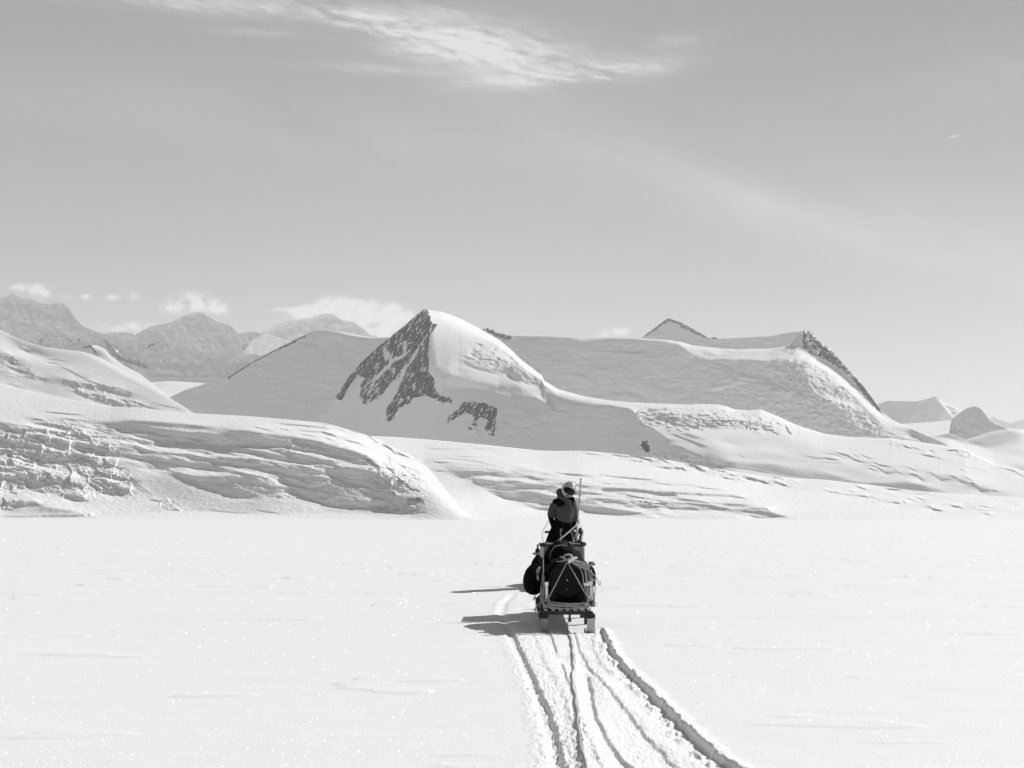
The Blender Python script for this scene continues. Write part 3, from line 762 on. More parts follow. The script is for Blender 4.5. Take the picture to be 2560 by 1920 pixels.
rock.line(A('b', 1300, 640, 1180, 700, 1060, 830, 960, 900), 9, .25, 4)
rock.line(A('b', 1300, 720, 1250, 860, 1200, 940, 1150, 1010), 11, .1, 4)
rock.line(A('b', 1420, 560, 1340, 700, 1300, 760), 6, .2, 4)
rock.poly(A('b', 960, 850, 1060, 900, 1060, 1000, 940, 1000), .5, 10)
rock.a *= 0.94 + 2.2 * fbm((rock.gx + rock.gy * 0.55) / 6, (rock.gy - rock.gx * .3) / 24, 5, .7, 51) + 1.5 * fbm(rock.gx / 3.2, rock.gy / 3.2, 3, .65, 52)
rock.a += .12 * np.exp(-((rock.gx - 1075) / 30) ** 2 - ((rock.gy - 930) / 60) ** 2)
CR_M1 = A('b', 560, 1150, 640, 1120, 690, 1010, 800, 840, 900, 720, 1050, 580, 1170, 485, 1300, 380, 1400, 290, 1450, 252, 1480, 256, 1600, 272, 1750, 325, 1950, 430, 2100, 515, 2200, 600) + A('c', 80, 690, 160, 750, 255, 825, 280, 870, 400, 945, 620, 1002, 800, 1035, 1000, 1055, 1250, 1066, 1500, 1076, 1650, 1071, 1780, 1075, 1850, 1090, 1920, 1115, 2040, 1127, 2150, 1118) + [(1945, 1041), (1990, 1062), (2060, 1084), (2121, 1092), (2229, 1096), (2351, 1112), (2412, 1122), (2485, 1158), (2560, 1177), (2900, 1215)]
BS_M1 = [(690, 1110), (800, 1110), (981, 1140), (1280, 1150), (1500, 1160), (1650, 1172), (1771, 1195), (1923, 1222), (2060, 1225), (2218, 1240), (2433, 1256), (2900, 1275)]
massif('mountain', CR_M1, BS_M1, [(690, 2560), (1100, 2480), (1350, 2420), (1450, 2340), (1600, 2130), (1750, 1960), (1900, 1870), (2150, 1780), (2900, 1600)], k, M_MTN, 2.0, 1.8, d_m1, rock=rock, lat=4, kmul=k_m1, back=0.6, jag=1.0, tilt=tl)
# ================================================================== M0: left shoulder behind the pyramid
k = Paint(400, 1120, 800, 1130, 2, S(0.62))
k.a += 0.9 * smooth01((fbm(k.gx / 70 - k.gy / 90, k.gy / 20, 6, .62, 61) - .06) / .35) + .12 * fbm(k.gx / 12, k.gy / 7, 4, .6, 62)
k.poly(A('b', 600, 432, 700, 445, 850, 480, 1000, 500, 1150, 492, 1150, 470, 800, 440), S(6), 5)
k.poly(A('b', 430, 640, 560, 620, 760, 640, 840, 680, 760, 720, 560, 690), S(.85), 10)
k.poly(A('b', 280, 860, 450, 820, 540, 840, 400, 870), S(.9), 7)
k.poly(A('b', 0, 1040, 300, 1010, 640, 1000, 640, 1120, 300, 1180, 0, 1160), S(.78), 14, 4)
tl = Paint(400, 1120, 800, 1130, 4, -0.75)
rock = Paint(400, 1120, 800, 1130, 2, 0)
rock.line(A('b', -60, 730, 0, 690, 150, 610, 300, 550, 380, 505, 440, 480), 7, .75, 3)
rock.line(A('a', 1960, 860, 2050, 790, 2212, 690), 7, .7, 3)
rock.a *= 1 + 1.6 * fbm(rock.gx / 6, rock.gy / 6, 4, .6, 63)
CR_M0 = A('a', 1440, 1030, 1470, 1012, 1600, 950, 1860, 868, 2000, 820) + A('b', 0, 690, 200, 582, 300, 535, 440, 467, 500, 440, 600, 431, 700, 442, 850, 472, 1000, 497, 1150, 492, 1300, 500, 1500, 560)
massif('mountain', CR_M0, [(410, 1040), (560, 1060), (800, 1080), (1080, 1120)], [(410, 3900), (1080, 3300)], k, M_MTN, 2.5, 2.2,
       lambda x, y: .0018 * fbm(x / 50, y / 30, 6, .65, 64), rock=rock, lat=4, tilt=tl, back=.6, jag=1.2,
       kmul=lambda x, y, t: 1 + 1.5 * smooth01((t - .97) / .03))

# ================================================================== R2: the wide massif behind the pyramid, rock ridge on its right
k = Paint(1180, 2470, 790, 1140, 2, S(0.6))
k.poly(A('c', 1130, 500, 1300, 515, 1450, 535, 1800, 598, 2230, 590, 2230, 700, 2000, 690, 1700, 690, 1520, 680, 1460, 560, 1300, 530), S(3.5), 5, 3)
k.poly(A('c', 1600, 600, 1750, 640, 1900, 650, 1700, 660), S(1.2), 4)
k.poly(A('c', 1640, 962, 1800, 920, 1960, 890, 1980, 850, 2230, 850, 2230, 880, 2000, 905, 1850, 945, 1700, 970), S(3.2), 5, 3)
k.poly(A('c', 1910, 805, 2100, 830, 2212, 850, 2212, 870, 2000, 840), S(2.2), 4, 2)
k.poly(A('d', 0, 310, 190, 298, 300, 335, 420, 420, 560, 480, 700, 580, 830, 730, 930, 850, 1150, 965, 1250, 1010, 1300, 1100, 1000, 1080, 950, 1000, 880, 900, 760, 780, 600, 640, 500, 520, 330, 430, 200, 400, 0, 420), S(4.5), 8, 3)
k.poly(A('d', 150, 430, 400, 440, 560, 560, 760, 780, 600, 720, 400, 720, 200, 620, 100, 500), S(1.25), 8, 3)
k.poly(A('d', 0, 590, 120, 620, 300, 690, 550, 720, 740, 790, 900, 870, 850, 900, 640, 800, 400, 740, 200, 700, 0, 660), S(3.0), 6, 3)
k.poly(A('d', 0, 840, 100, 850, 100, 880, 0, 870), S(1.8), 4)
k.poly(A('d', 780, 850, 1000, 900, 1150, 1000, 1100, 1090, 940, 1060, 820, 1000, 700, 960), S(2.2), 8, 3)
k.poly(A('d', 570, 990, 700, 960, 850, 1000, 950, 1010, 900, 1030, 700, 990), S(2.4), 4)
k.line(A('c', 0, 500, 300, 512, 700, 520, 850, 538), 5, S(1.2), 3)
tl = Paint(1180, 2470, 790, 1140, 4, -0.75)
tl.poly(A('d', 300, 150, 1150, 965, 1300, 1100, 800, 1000, 350, 700, 280, 330), 0.25, 20)
tl.poly(A('c', 1450, 530, 2230, 590, 2230, 700, 1520, 680), -.1, 10)
rock = Paint(1180, 2470, 790, 1140, 1.5, 0)
rock.poly(A('d', 300, 140, 400, 170, 440, 230, 570, 340, 710, 490, 810, 600, 910, 730, 990, 860, 960, 850, 900, 800, 830, 720, 760, 620, 690, 540, 560, 460, 470, 410, 380, 365, 300, 330, 290, 230), .62, 4, 2)
rock.poly(A('d', 420, 260, 480, 290, 600, 400, 560, 440, 460, 350), .85, 4, 2)
rock.poly(A('d', 740, 590, 800, 600, 980, 850, 940, 840, 830, 710), .8, 4, 2)
rock.poly(A('b', 1950, 425, 2000, 410, 2110, 460, 2212, 485, 2212, 520, 2100, 500), .8, 3)
rock.a *= 1 + 2.6 * fbm((rock.gx + rock.gy * .3) / 9, (rock.gy - rock.gx * .6) / 6, 5, .68, 71)
ch = Paint(1180, 2470, 790, 1140, 3, 0.12)
ch.poly(A('d', 0, 330, 200, 340, 420, 440, 560, 560, 760, 780, 1080, 1090, 700, 1050, 400, 1000, 0, 880), .6, 16)
ch.poly(A('c', 1500, 690, 2230, 700, 2230, 1100, 1900, 1050, 1700, 850), .35, 20)


def k_r2(px, py, t):
    c = ch.at(px, py)
    return (1 + 2.5 * smooth01((t - .96) / .04)) * np.exp(.75 * c * blocks(px, py, 12, 6.5, 10, 73, 1.1) + .08 * bands(px, py, 34, 9, 5, 74) + .15 * fbm(px / 10, py / 6, 4, .65, 75) + 1.2 * smooth01((fbm(px / 60 + py / 80, py / 18, 6, .66, 72) - .04) / .3))


CR_R2 = A('b', 1900, 440, 1950, 425, 2000, 412, 2100, 455, 2212, 480) + A('c', 120, 478, 360, 486, 700, 498, 1100, 502, 1300, 514, 1450, 533, 1560, 565, 1800, 590, 1950, 600, 2212, 592) + A('d', 100, 305, 180, 298, 240, 225, 280, 172, 325, 153, 370, 172, 430, 240, 560, 345, 700, 500, 800, 610, 900, 740, 980, 850, 1060, 925, 1150, 966, 1300, 1035, 1500, 1120, 1800, 1280)
massif('mountain', CR_R2, [(1180, 900), (1280, 960), (1420, 1010), (1800, 1040), (2000, 1085), (2120, 1120), (2310, 1130), (2450, 1150)], [(1180, 3700), (2310, 3100)], k, M_MTN, 2.5, 2.2,
       lambda x, y: ch.at(x, y) * .0026 * blocks(x, y, 14, 8, 8, 76) + rock.at(x, y) * .004 * fbm(x / 7, y / 7, 4, .65, 77) + .0013 * fbm(x / 40, y / 20, 6, .68, 78), rock=rock, lat=3, tilt=tl, kmul=k_r2, back=.6, jag=1.2)

# ================================================================== R3: dark pyramid and ridge behind the massif
k = Paint(1560, 2060, 770, 900, 2, S(0.5))
tl = Paint(1560, 2060, 770, 900, 4, -1.0)
rock = Paint(1560, 2060, 770, 900, 1.5, .1)
rock.line(A('c', 1120, 500, 1250, 402, 1355, 336, 1420, 350, 1480, 385, 1600, 450, 1700, 505), 13, .75, 5)
rock.poly(A('c', 1380, 390, 1500, 400, 1640, 480, 1500, 440), .6, 5)
rock.poly(A('c', 1720, 495, 1750, 488, 1790, 512, 1730, 512), .8, 3)
rock.a *= 1 + 1.8 * fbm(rock.gx / 7, rock.gy / 5, 4, .6, 81)
CR_R3 = A('c', 1090, 520, 1120, 498, 1250, 400, 1320, 345, 1355, 332, 1400, 345, 1480, 377, 1600, 442, 1700, 501, 1725, 499, 1745, 490, 1780, 508, 2000, 499, 2140, 488) + A('d', 0, 212, 110, 192, 200, 175, 290, 168, 330, 165, 400, 240)
massif('mountain', CR_R3, [(1590, 870), (2060, 900)], [(1590, 5600), (2060, 5000)], k, M_MTN, 2.5, 2.2, lambda x, y: .0015 * fbm(x / 16, y / 16, 4, .6, 82), rock=rock, lat=3, tilt=tl, back=.7, jag=1.5)

# ================================================================== L3: crevassed slope coming down from the left
k = Paint(-370, 520, 720, 1090, 2, S(5))
k.poly(A('a', 100, 500, 300, 560, 560, 615, 760, 650, 1000, 790, 1300, 930, 1680, 1150, 1500, 1140, 1300, 1100, 1100, 1000, 900, 900, 740, 860, 600, 760, 450, 690, 200, 600), S(2.9), 10)
k.poly(A('a', 150, 540, 400, 600, 480, 690, 300, 640), S(1.5), 10)
k.poly(A('a', -1200, 560, 0, 600, 120, 660, 300, 700, 500, 760, 700, 860, 900, 920, 1100, 1000, 1300, 1100, 1680, 1155, 1000, 1110, 500, 1020, 0, 900, -1200, 700), S(3.5), 10)
for pts, v, fe in [((0, 610, 90, 640, 100, 720, 0, 720), 1.1, 4), ((0, 780, 200, 830, 400, 900, 640, 1040, 300, 960, 0, 850), 2.4, 8), ((500, 840, 620, 880, 760, 890, 740, 940, 600, 930), 1.3, 4), ((640, 940, 800, 1000, 870, 1060, 700, 1000), 1.2, 4),
                   ((950, 1040, 1010, 1035, 1060, 1090, 950, 1085), .9, 2), ((840, 900, 1000, 940, 1080, 960, 1100, 1020, 980, 980, 850, 940), 1.4, 3), ((880, 1010, 1000, 1040, 940, 1080, 880, 1050), 1.3, 3), ((290, 820, 380, 850, 370, 880, 300, 860), 1.0, 3), ((100, 900, 160, 900, 150, 930, 100, 920), .9, 3)]:
    k.poly(A('a', *pts), S(v), fe, 2)
for pts, w, v in [((400, 710, 500, 720), 4, 1.1), ((540, 750, 740, 860), 5, 1.1), ((740, 860, 900, 920, 1050, 940, 1110, 1010), 4, .8), ((1200, 1070, 1310, 1110), 4, .9), ((400, 680, 560, 700), 3, 1.3), ((1160, 1050, 1250, 1090), 5, 1.), ((640, 960, 740, 1000, 800, 1040), 4, .9), ((1380, 1080, 1540, 1110), 3, 1.2), ((70, 740, 190, 800), 6, 1.0), ((190, 590, 240, 620), 5, .9)]:
    k.line(A('a', *pts), w, S(v), 2)
ch = Paint(-370, 520, 720, 1090, 3, 0)
ch.poly(A('a', -1200, 560, 0, 600, 250, 730, 350, 870, 200, 860, 0, 800, -1200, 760), .6, 16)
ch.poly(A('a', 500, 830, 760, 860, 1060, 950, 1150, 1020, 1330, 1110, 1000, 1090, 850, 1040, 600, 950), .75, 8)
CR_L3 = A('a', -1250, 180, -600, 300, 0, 428, 120, 490, 250, 545, 400, 582, 560, 602, 700, 618, 780, 636, 900, 695, 1050, 770, 1190, 845, 1330, 930, 1470, 1022, 1600, 1100, 1700, 1170)
massif('snow_slope', CR_L3, [(-370, 980), (0, 985), (188, 1025), (354, 1045), (495, 1060)], [(-370, 1700), (495, 1450)], k, M_MTN, 2.5, 2.0,
       lambda x, y: ch.at(x, y) * .003 * blocks(x, y, 18, 10, 15, 91), lat=3, back=.5,
       kmul=lambda x, y, t: np.exp(.7 * ch.at(x, y) * blocks(x, y, 12, 7, 20, 92, 1.1) + .22 * bands(x, y, 50, 7, 22, 93) + .12 * bands(x, y, 14, 4, 22, 94)))

# knoll just behind that slope
k = Paint(180, 520, 840, 1060, 2, S(4))
k.poly(A('a', 700, 560, 800, 575, 840, 660, 780, 640, 700, 640), S(.6), 4)
rock = Paint(180, 520, 840, 1060, 2, 0)
rock.line(A('a', 705, 590, 780, 572, 810, 600, 840, 655), 5, .8, 3)
CR_K = A('a', 660, 610, 710, 585, 760, 568, 820, 563, 860, 575, 910, 600, 950, 650, 1000, 690, 1060, 735, 1190, 800, 1300, 880, 1500, 1050)
massif('snow_slope', CR_K, [(185, 930), (350, 1000), (520, 1060)], [(185, 2600), (520, 2400)], k, M_MTN, 3, 2.5, None, rock=rock, lat=3)

# ================================================================== valley floor between the left slope and the shoulder
k = Paint(280, 720, 880, 1050, 2, S(14))
k.poly(A('a', 1190, 840, 1300, 780, 1400, 765, 1560, 800, 1700, 850, 1500, 830, 1380, 825, 1250, 860), S(1.4), 5)
k.poly(A('a', 1650, 795, 1850, 780, 2000, 800, 1960, 850, 1760, 830), S(1.3), 5)
k.poly(A('a', 1350, 930, 1500, 900, 1700, 930, 1500, 980), S(3.5), 10)
massif('snow_valley', A('a', 1100, 690, 1180, 745, 1300, 772, 1420, 768, 1640, 772, 1900, 766, 2100, 745, 2300, 700), [(300, 1010), (700, 1010)], [(300, 4000), (700, 4000)], k, M_MTN, 3, 2, None, lat=6, tilt=0.0, back=.3)

# ================================================================== far ranges on the left
k = Paint(-370, 780, 820, 1000, 2, S(0.7))
k.poly(A('a', 920, 510, 1000, 600, 1100, 680, 1300, 720, 1450, 745, 1440, 770, 1200, 710, 1060, 680, 980, 600), S(3), 3)
k.poly(A('a', 1440, 730, 1640, 775, 1900, 770, 2200, 720, 2200, 800, 1500, 790), S(4), 8)
tl = Paint(-370, 780, 820, 1000, 3, -.5)
tl.poly(A('a', 920, 510, 1100, 640, 1300, 700, 1440, 740, 1440, 780, 1200, 720, 1060, 690), .1, 8)
k.line(A('a', 1575, 480, 1620, 530, 1680, 575), 5, S(5), 3)
k.line(A('a', 1700, 640, 1750, 670, 1840, 692), 5, S(5), 3)
k.line(A('a', 1740, 605, 1850, 640), 4, S(4), 3)
k.line(A('a', 1470, 535, 1540, 595), 4, S(4), 3)
k.a += 1.1 * bands(k.gx, k.gy, 26, 50, -35, 101) + .5 * bands(k.gx, k.gy, 9, 16, 30, 102)
rock = Paint(-370, 780, 820, 1000, 2, .12)
rock.line(A('a', 890, 500, 980, 630, 1060, 690, 1200, 720, 1290, 770), 12, .7, 5)
rock.line(A('a', 320, 552, 370, 490, 400, 466, 560, 492, 620, 520, 780, 478, 890, 500), 5, .6, 4)
rock.line(A('a', 1420, 510, 1425, 620, 1415, 700, 1440, 760), 3, .6, 3)
rock.line(A('a', 1420, 515, 1300, 560, 1220, 640), 8, .5, 6)
rock.a *= 1 + 1.6 * fbm(rock.gx / 7, rock.gy / 7, 4, .6, 103)
CR_F2 = A('a', -1200, 500, -300, 420, 20, 400, 120, 455, 240, 520, 320, 552, 370, 492, 400, 466, 420, 484, 560, 492, 620, 520, 700, 505, 780, 477, 820, 485, 890, 497, 930, 515, 1000, 560, 1100, 560, 1200, 560, 1300, 530, 1420, 510, 1500, 560, 1700, 620, 2000, 640, 2200, 640, 2500, 700)
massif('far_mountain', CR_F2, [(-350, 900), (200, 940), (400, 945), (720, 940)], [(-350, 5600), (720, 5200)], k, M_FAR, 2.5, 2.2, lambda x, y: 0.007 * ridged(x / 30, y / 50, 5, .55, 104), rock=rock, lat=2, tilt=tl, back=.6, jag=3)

k = Paint(-370, 780, 720, 960, 2, S(0.62))
k.a += 1.1 * bands(k.gx, k.gy, 28, 60, -30, 111) + .6 * bands(k.gx, k.gy, 9, 20, 30, 112)
k.line(A('a', 640, 310, 690, 370, 730, 410), 6, S(5), 3)
k.poly(A('a', 65, 310, 100, 310, 95, 350, 80, 345), S(6), 2)
rock = Paint(-370, 780, 720, 960, 2, .1)
0 and rock.poly(A('a', 250, 260, 560, 200, 700, 400, 600, 440, 300, 400), .5, 20)
0 and rock.poly(A('a', 1500, 400, 1720, 290, 2000, 420, 2050, 520, 1700, 560, 1500, 500), .45, 20)
rock.a *= 1 + 1.6 * fbm(rock.gx / 8, rock.gy / 14, 4, .6, 113)
CR_F1 = A('a', -1260, 60, -800, 200, -350, 240, 0, 160, 60, 140, 110, 119, 180, 155, 300, 174, 340, 205, 440, 205, 500, 200, 545, 197, 590, 235, 630, 300, 680, 360, 740, 415, 780, 420, 840, 450, 890, 465, 970, 448, 1100, 455, 1170, 473, 1300, 400, 1450, 375, 1520, 345, 1600, 305, 1700, 276, 1750, 283, 1850, 350, 1990, 396, 2060, 465, 2130, 450, 2200, 445, 2300, 470, 2460, 560)
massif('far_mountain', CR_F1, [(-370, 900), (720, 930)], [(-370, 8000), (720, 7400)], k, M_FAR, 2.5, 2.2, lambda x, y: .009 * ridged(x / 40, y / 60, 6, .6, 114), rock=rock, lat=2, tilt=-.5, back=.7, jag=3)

k = Paint(600, 1060, 770, 960, 2, S(0.75))
k.a += .4 * bands(k.gx, k.gy, 9, 30, -20, 121)
CR_F0 = A('b', -100, 500, 60, 455, 130, 420, 200, 380, 330, 345, 490, 325, 540, 305, 590, 292, 660, 290, 740, 345, 850, 362, 900, 400, 980, 470, 1200, 540)
massif('far_mountain', CR_F0, [(600, 900), (1060, 900)], [(600, 10600), (1060, 10300)], k, M_FAR, 2.5, 2.2, lambda x, y: .009 * ridged(x / 34, y / 50, 6, .6, 124), lat=2, tilt=-.3, back=.7, jag=2)
# low bright snowfield in front of that peak
k = Paint(600, 800, 820, 960, 2, S(2.0))
k.a += .5 * bands(k.gx, k.gy, 14, 9, 10, 131)
massif('far_mountain', A('b', -120, 640, -50, 540, 0, 492, 60, 468, 140, 480, 250, 520, 420, 560, 520, 600), [(605, 900), (790, 900)], [(605, 7200), (790, 7100)], k, M_FAR, 2.5, 2.2, None, lat=2, back=.6, jag=3)

# ================================================================== far right hills
k = Paint(2120, 2920, 960, 1120, 2, S(0.6))
k.poly(A('d', 1440, 730, 1500, 770, 1700, 860, 1850, 960, 1600, 960, 1560, 880, 1490, 800), S(4), 3, 2)
tl = Paint(2120, 2920, 960, 1120, 3, -.7)
tl.poly(A('d', 1440, 730, 1700, 860, 1850, 960, 1600, 960, 1500, 800), .6, 4)
rock = Paint(2120, 2920, 960, 1120, 2, .05)
rock.poly(A('d', 1480, 770, 1600, 810, 1700, 870, 1600, 900), .5, 5)
rock.a *= 1 + fbm(rock.gx / 5, rock.gy / 5, 4, .6, 141)
CR_R5 = A('d', 880, 830, 940, 800, 1040, 765, 1250, 772, 1340, 762, 1400, 742, 1440, 729, 1500, 770, 1600, 812, 1680, 856, 1850, 960, 2100, 1010) + [(2900, 1100)]
massif('far_mountain', CR_R5, [(2150, 1080), (2900, 1120)], [(2150, 7500), (2900, 7200)], k, M_FAR, 2.5, 2, lambda x, y: .002 * fbm(x / 20, y / 20, 4, .6, 142), rock=rock, lat=2, tilt=tl, jag=1.5)

k = Paint(2480, 2920, 980, 1120, 2, S(1.2))
CR_R6 = A('d', 1880, 930, 1940, 905, 2000, 930, 2095, 960, 2150, 940, 2212, 930) + [(2700, 1035), (2900, 1060)]
massif('far_mountain', CR_R6, [(2450, 1100), (2900, 1100)], [(2450, 8600), (2900, 8400)], k, M_FAR, 2.5, 2, None, lat=2, jag=1.5)

k = Paint(2120, 2920, 980, 1160, 2, S(12))
massif('snow_valley', A('d', 1000, 1000, 1100, 975, 1160, 967, 1300, 958, 1580, 935, 1700, 930, 1900, 990) + [(2900, 1100)], [(2180, 1140), (2900, 1160)], [(2180, 4800), (2900, 4800)], k, M_MTN, 3, 2, None, lat=5, tilt=0)

k = Paint(2340, 2600, 990, 1160, 2, S(0.6))
k.poly(A('d', 1570, 1030, 1720, 1020, 1600, 1050, 1480, 1070), S(4), 3)
k.poly(A('d', 1860, 870, 1900, 900, 2050, 1005, 2000, 1010, 1900, 930), S(3), 4)
CR_R7 = A('d', 1560, 1060, 1575, 1000, 1582, 932, 1660, 870, 1720, 832, 1770, 815, 1790, 815, 1830, 830, 1880, 882, 1950, 945, 2050, 1005, 2150, 1060)
massif('far_mountain', CR_R7, [(2371, 1125), (2545, 1125)], [(2371, 4600), (2545, 4400)], k, M_FAR, 2.0, 1.8, lambda x, y: .0015 * fbm(x / 14, y / 14, 4, .6, 152), lat=2, tilt=-.8, jag=1)

k = Paint(2300, 2920, 1040, 1200, 2, S(7))
k.poly(A('d', 1700, 1110, 1850, 1100, 1900, 1060, 2050, 1020, 2230, 1030, 2160, 1100, 2000, 1160, 1900, 1190, 1760, 1150), S(.8), 8)
k.poly(A('d', 1450, 1070, 1560, 1045, 1700, 1090, 1640, 1120), S(1.0), 4)
k.poly(A('d', 1900, 1230, 2100, 1190, 2230, 1200, 2230, 1230, 2000, 1240), S(2.2), 8)
k.poly(A('d', 2100, 1370, 2180, 1330, 2230, 1310, 2230, 1380), S(.9), 4)
k.line(A('d', 1940, 1270, 2050, 1260), 3, S(1), 2)
CR_R8 = A('d', 1420, 1080, 1470, 1066, 1560, 1046, 1640, 1075, 1700, 1105, 1800, 1075, 1900, 1040, 1980, 1022, 2100, 1015, 2212, 1016) + [(2700, 1085), (2900, 1100)]
massif('snow_slope', CR_R8, [(2330, 1140), (2412, 1150), (2485, 1190), (2560, 1215), (2900, 1250)], [(2330, 3300), (2900, 2900)], k, M_MTN, 2.5, 1.8, None, lat=3, tilt=-.3,
       kmul=lambda x, y, t: np.exp(.15 * bands(x, y, 40, 8, -5, 161)))

# ------------------------------------------------------------------ air
hz = bpy.data.materials.new('air')
hz.use_nodes = True
ht = NT(hz.node_tree)
ht.n.remove(ht.n['Principled BSDF'])
pv = ht.node('ShaderNodeVolumePrincipled')
pv.inputs['Color'].default_value = grey3(0.96)
pv.inputs['Density'].default_value = 6.0e-5
pv.inputs['Anisotropy'].default_value = 0.0
ht.l.new(pv.outputs[0], ht.n['Material Output'].inputs['Volume'])
hm = bpy.data.meshes.new('haze')
bmh = bmesh.new()
bmesh.ops.create_cube(bmh, size=1.0)
for v in bmh.verts:
    v.co = Vector((v.co.x * 50000, 12000 + v.co.y * 50000, 910 + v.co.z * 2340))
bmh.to_mesh(hm); bmh.free()
hm.materials.append(hz)
haze = bpy.data.objects.new('haze', hm)
COL.objects.link(haze)
haze['kind'] = 'stuff'
# ================================================================== the snow plain: one sheet from behind the camera to the horizon
def plain_z(Y):
    return -0.0094 * (np.clip(Y, 30, 600) - 30)


def gpt(px, py):
    """where a picture position meets the level near snow"""
    u, v = raydir(px, py)
    Y = -CAMZ / v
    return u * Y, Y


def track(*xy):
    pts = [gpt(1080 + xy[i] / 2.765, 1420 + xy[i + 1] / 2.765) for i in range(0, len(xy), 2)]
    pts.sort(key=lambda q: q[1])
    a, b = pts[0], pts[1]
    m = (b[0] - a[0]) / (b[1] - a[1])
    pts.insert(0, (a[0] - m * (a[1] - 2.0), 2.0))
    return np.array([p[0] for p in pts]), np.array([p[1] for p in pts])


# centre lines of the furrow edges: (polyline, step height up to the right, face width, length of the fall to the right, roughness, y range)
TR = [
    (track(510, 440, 560, 560, 610, 650, 650, 760, 700, 880, 730, 990, 760, 1090, 790, 1190, 820, 1382), -.022, .05, 0, .016, (0, 13)),
    (track(560, 430, 600, 540, 650, 640, 700, 740, 745, 850, 790, 960, 830, 1060, 860, 1160, 890, 1280, 915, 1382), .050, .035, .16, .016, (0, 12.6)),
    (track(700, 440, 740, 540, 770, 640, 830, 740, 890, 850, 930, 960, 960, 1080, 1000, 1380), .018, .05, .10, .016, (0, 12.4)),
    (track(812, 420, 837, 500, 872, 610, 900, 800, 930, 1000, 950, 1380), .030, .02, .10, .008, (10.2, 12.2)),
    (track(925, 410, 955, 500, 965, 600, 968, 700, 955, 780, 978, 900, 988, 1000, 995, 1100, 1005, 1200, 1022, 1300, 1040, 1382), .016, .012, .03, .003, (0, 12.2)),
    (track(945, 410, 973, 500, 985, 600, 990, 700, 985, 780, 1000, 900, 1010, 1000, 1018, 1100, 1025, 1200, 1045, 1300, 1062, 1382), .014, .012, .05, .003, (0, 12.2)),
    (track(990, 450, 1022, 560, 1060, 630, 1120, 720, 1210, 820, 1300, 925, 1390, 1040, 1460, 1135, 1570, 1245, 1690, 1370), .030, .03, .15, .013, (0, 12.0)),
    (track(1020, 450, 1050, 600, 1082, 740, 1107, 850, 1114, 930, 1135, 1050, 1185, 1140, 1225, 1230, 1295, 1310, 1365, 1382), .042, .03, .13, .006, (0, 8.9)),
    (track(1000, 900, 1040, 1100, 1080, 1200, 1120, 1290, 1160, 1382), .022, .03, .08, .018, (0, 7.0)),
    (track(915, 690, 925, 740, 945, 800, 960, 900), .025, .02, .06, .006, (8.4, 9.6)),
    (track(1100, 440, 1120, 560, 1160, 640, 1260, 760), .014, .04, .10, .014, (8.9, 11.6)),
    (track(1165, 405, 1212, 500, 1270, 610, 1350, 700, 1430, 780, 1528, 870, 1628, 980, 1728, 1080, 1826, 1170, 1926, 1260, 2022, 1340, 2112, 1382), .05, .03, 0, .018, (0, 12.4)),
]


def furrows(x, y):
    z = np.zeros_like(x); rough = np.zeros_like(x)
    wig = .012 * fbm(y * 3.1, y * 0 + 1.7, 3, .6, 201)
    xl = np.interp(y, TR[0][0][1], TR[0][0][0]); xr = np.interp(y, TR[-1][0][1], TR[-1][0][0])
    env = smooth01((12.6 - y) / .5)
    for i, ((lx, ly), h, w, fall, rg, (ya, yb)) in enumerate(TR):
        cx = np.interp(y, ly, lx) + wig + rg * 1.6 * fbm(y * 7.0, y * 0 + i * 3.3, 4, .65, 210 + i)
        d = x - cx
        m = smooth01((y - ya) / .25 + .5) * smooth01((yb - y) / .25 + .5)
        s = smooth01(d / w + .5)
        if fall:
            z = z + 0.6 * m * h * s * (1 - smooth01((d - w) / (fall * 2.2)))
        elif i == 0:
            z = z + m * (h * s + .002 * np.exp(-((d + .06) / .045) ** 2))
        else:
            z = z + m * ((-h - TR[0][1]) * 0 + (-TR[0][1]) * s + .018 * s * np.exp(-((d - .02) / .05) ** 2) * (1 + 1.5 * fbm(y * 6, y * 0, 3, .6, 260)))
            z = z - m * (h - .03) * np.exp(-np.clip(-d, 0, 9) / .22) * (1 - s) * (1 + 1.2 * fbm(y * 2.3, x * 4, 3, .6, 261)) + m * .022 * (1 - s) * np.exp(-((d + .07) / .05) ** 2) * smooth01(fbm(x * 9, y * 4, 3, .6, 262) * 4)
        rough = rough + m * rg * np.exp(-(d / (w * 1.3 + .02)) ** 2)
    inside = smooth01((x - xl) / .03) * smooth01((xr - x) / .03)
    z = z + rough * 0.9 * fbm(x * 22, y * 11, 4, .7, 230) + inside * (.006 * fbm(x * 9, y * 4, 4, .6, 231) + .005 * fbm(x * 40, y * 22, 2, .6, 232))
    return z * env


def plain_full(x, y):
    z = plain_z(y)
    near = np.exp(-np.clip(y, 0, 1e5) / 60.0)
    z = z + .030 * fbm(x / 7.0 + y * .03, y / 3.0, 3, .5, 240) * np.clip(y / 15, .2, 1) + near * .006 * fbm(x / 1.1, y / .5, 3, .5, 241)
    # sastrugi: few small ledges
    f = fbm(x / 2.4 + y * .1, y / .9, 3, .5, 242)
    z = z + .022 * smooth01((f - .33) / .05) * np.clip(y / 20, .15, 1.0) * smooth01((140 - y) / 60)
    z = z + furrows(x, y)
    # old curved furrow left of the sledge, where the column turned
    cx = np.interp(y, CURVE[1], CURVE[0])
    d = x - cx - .02 * fbm(y * 3, y * 0, 3, .6, 250)
    m = smooth01((y - 12.2) / .4) * smooth01((17.5 - y) / 1.0)
    z = z + .45 * m * (.012 * np.exp(-((d + .03) / .05) ** 2) - .025 * np.exp(-((d - .07) / .06) ** 2) + .012 * smooth01((d - .1) / .03) * np.exp(-np.clip(d - .1, 0, 9) / .2) + .008 * np.exp(-((d - .42) / .05) ** 2))
    # shelf trampled by the sledge body
    return z


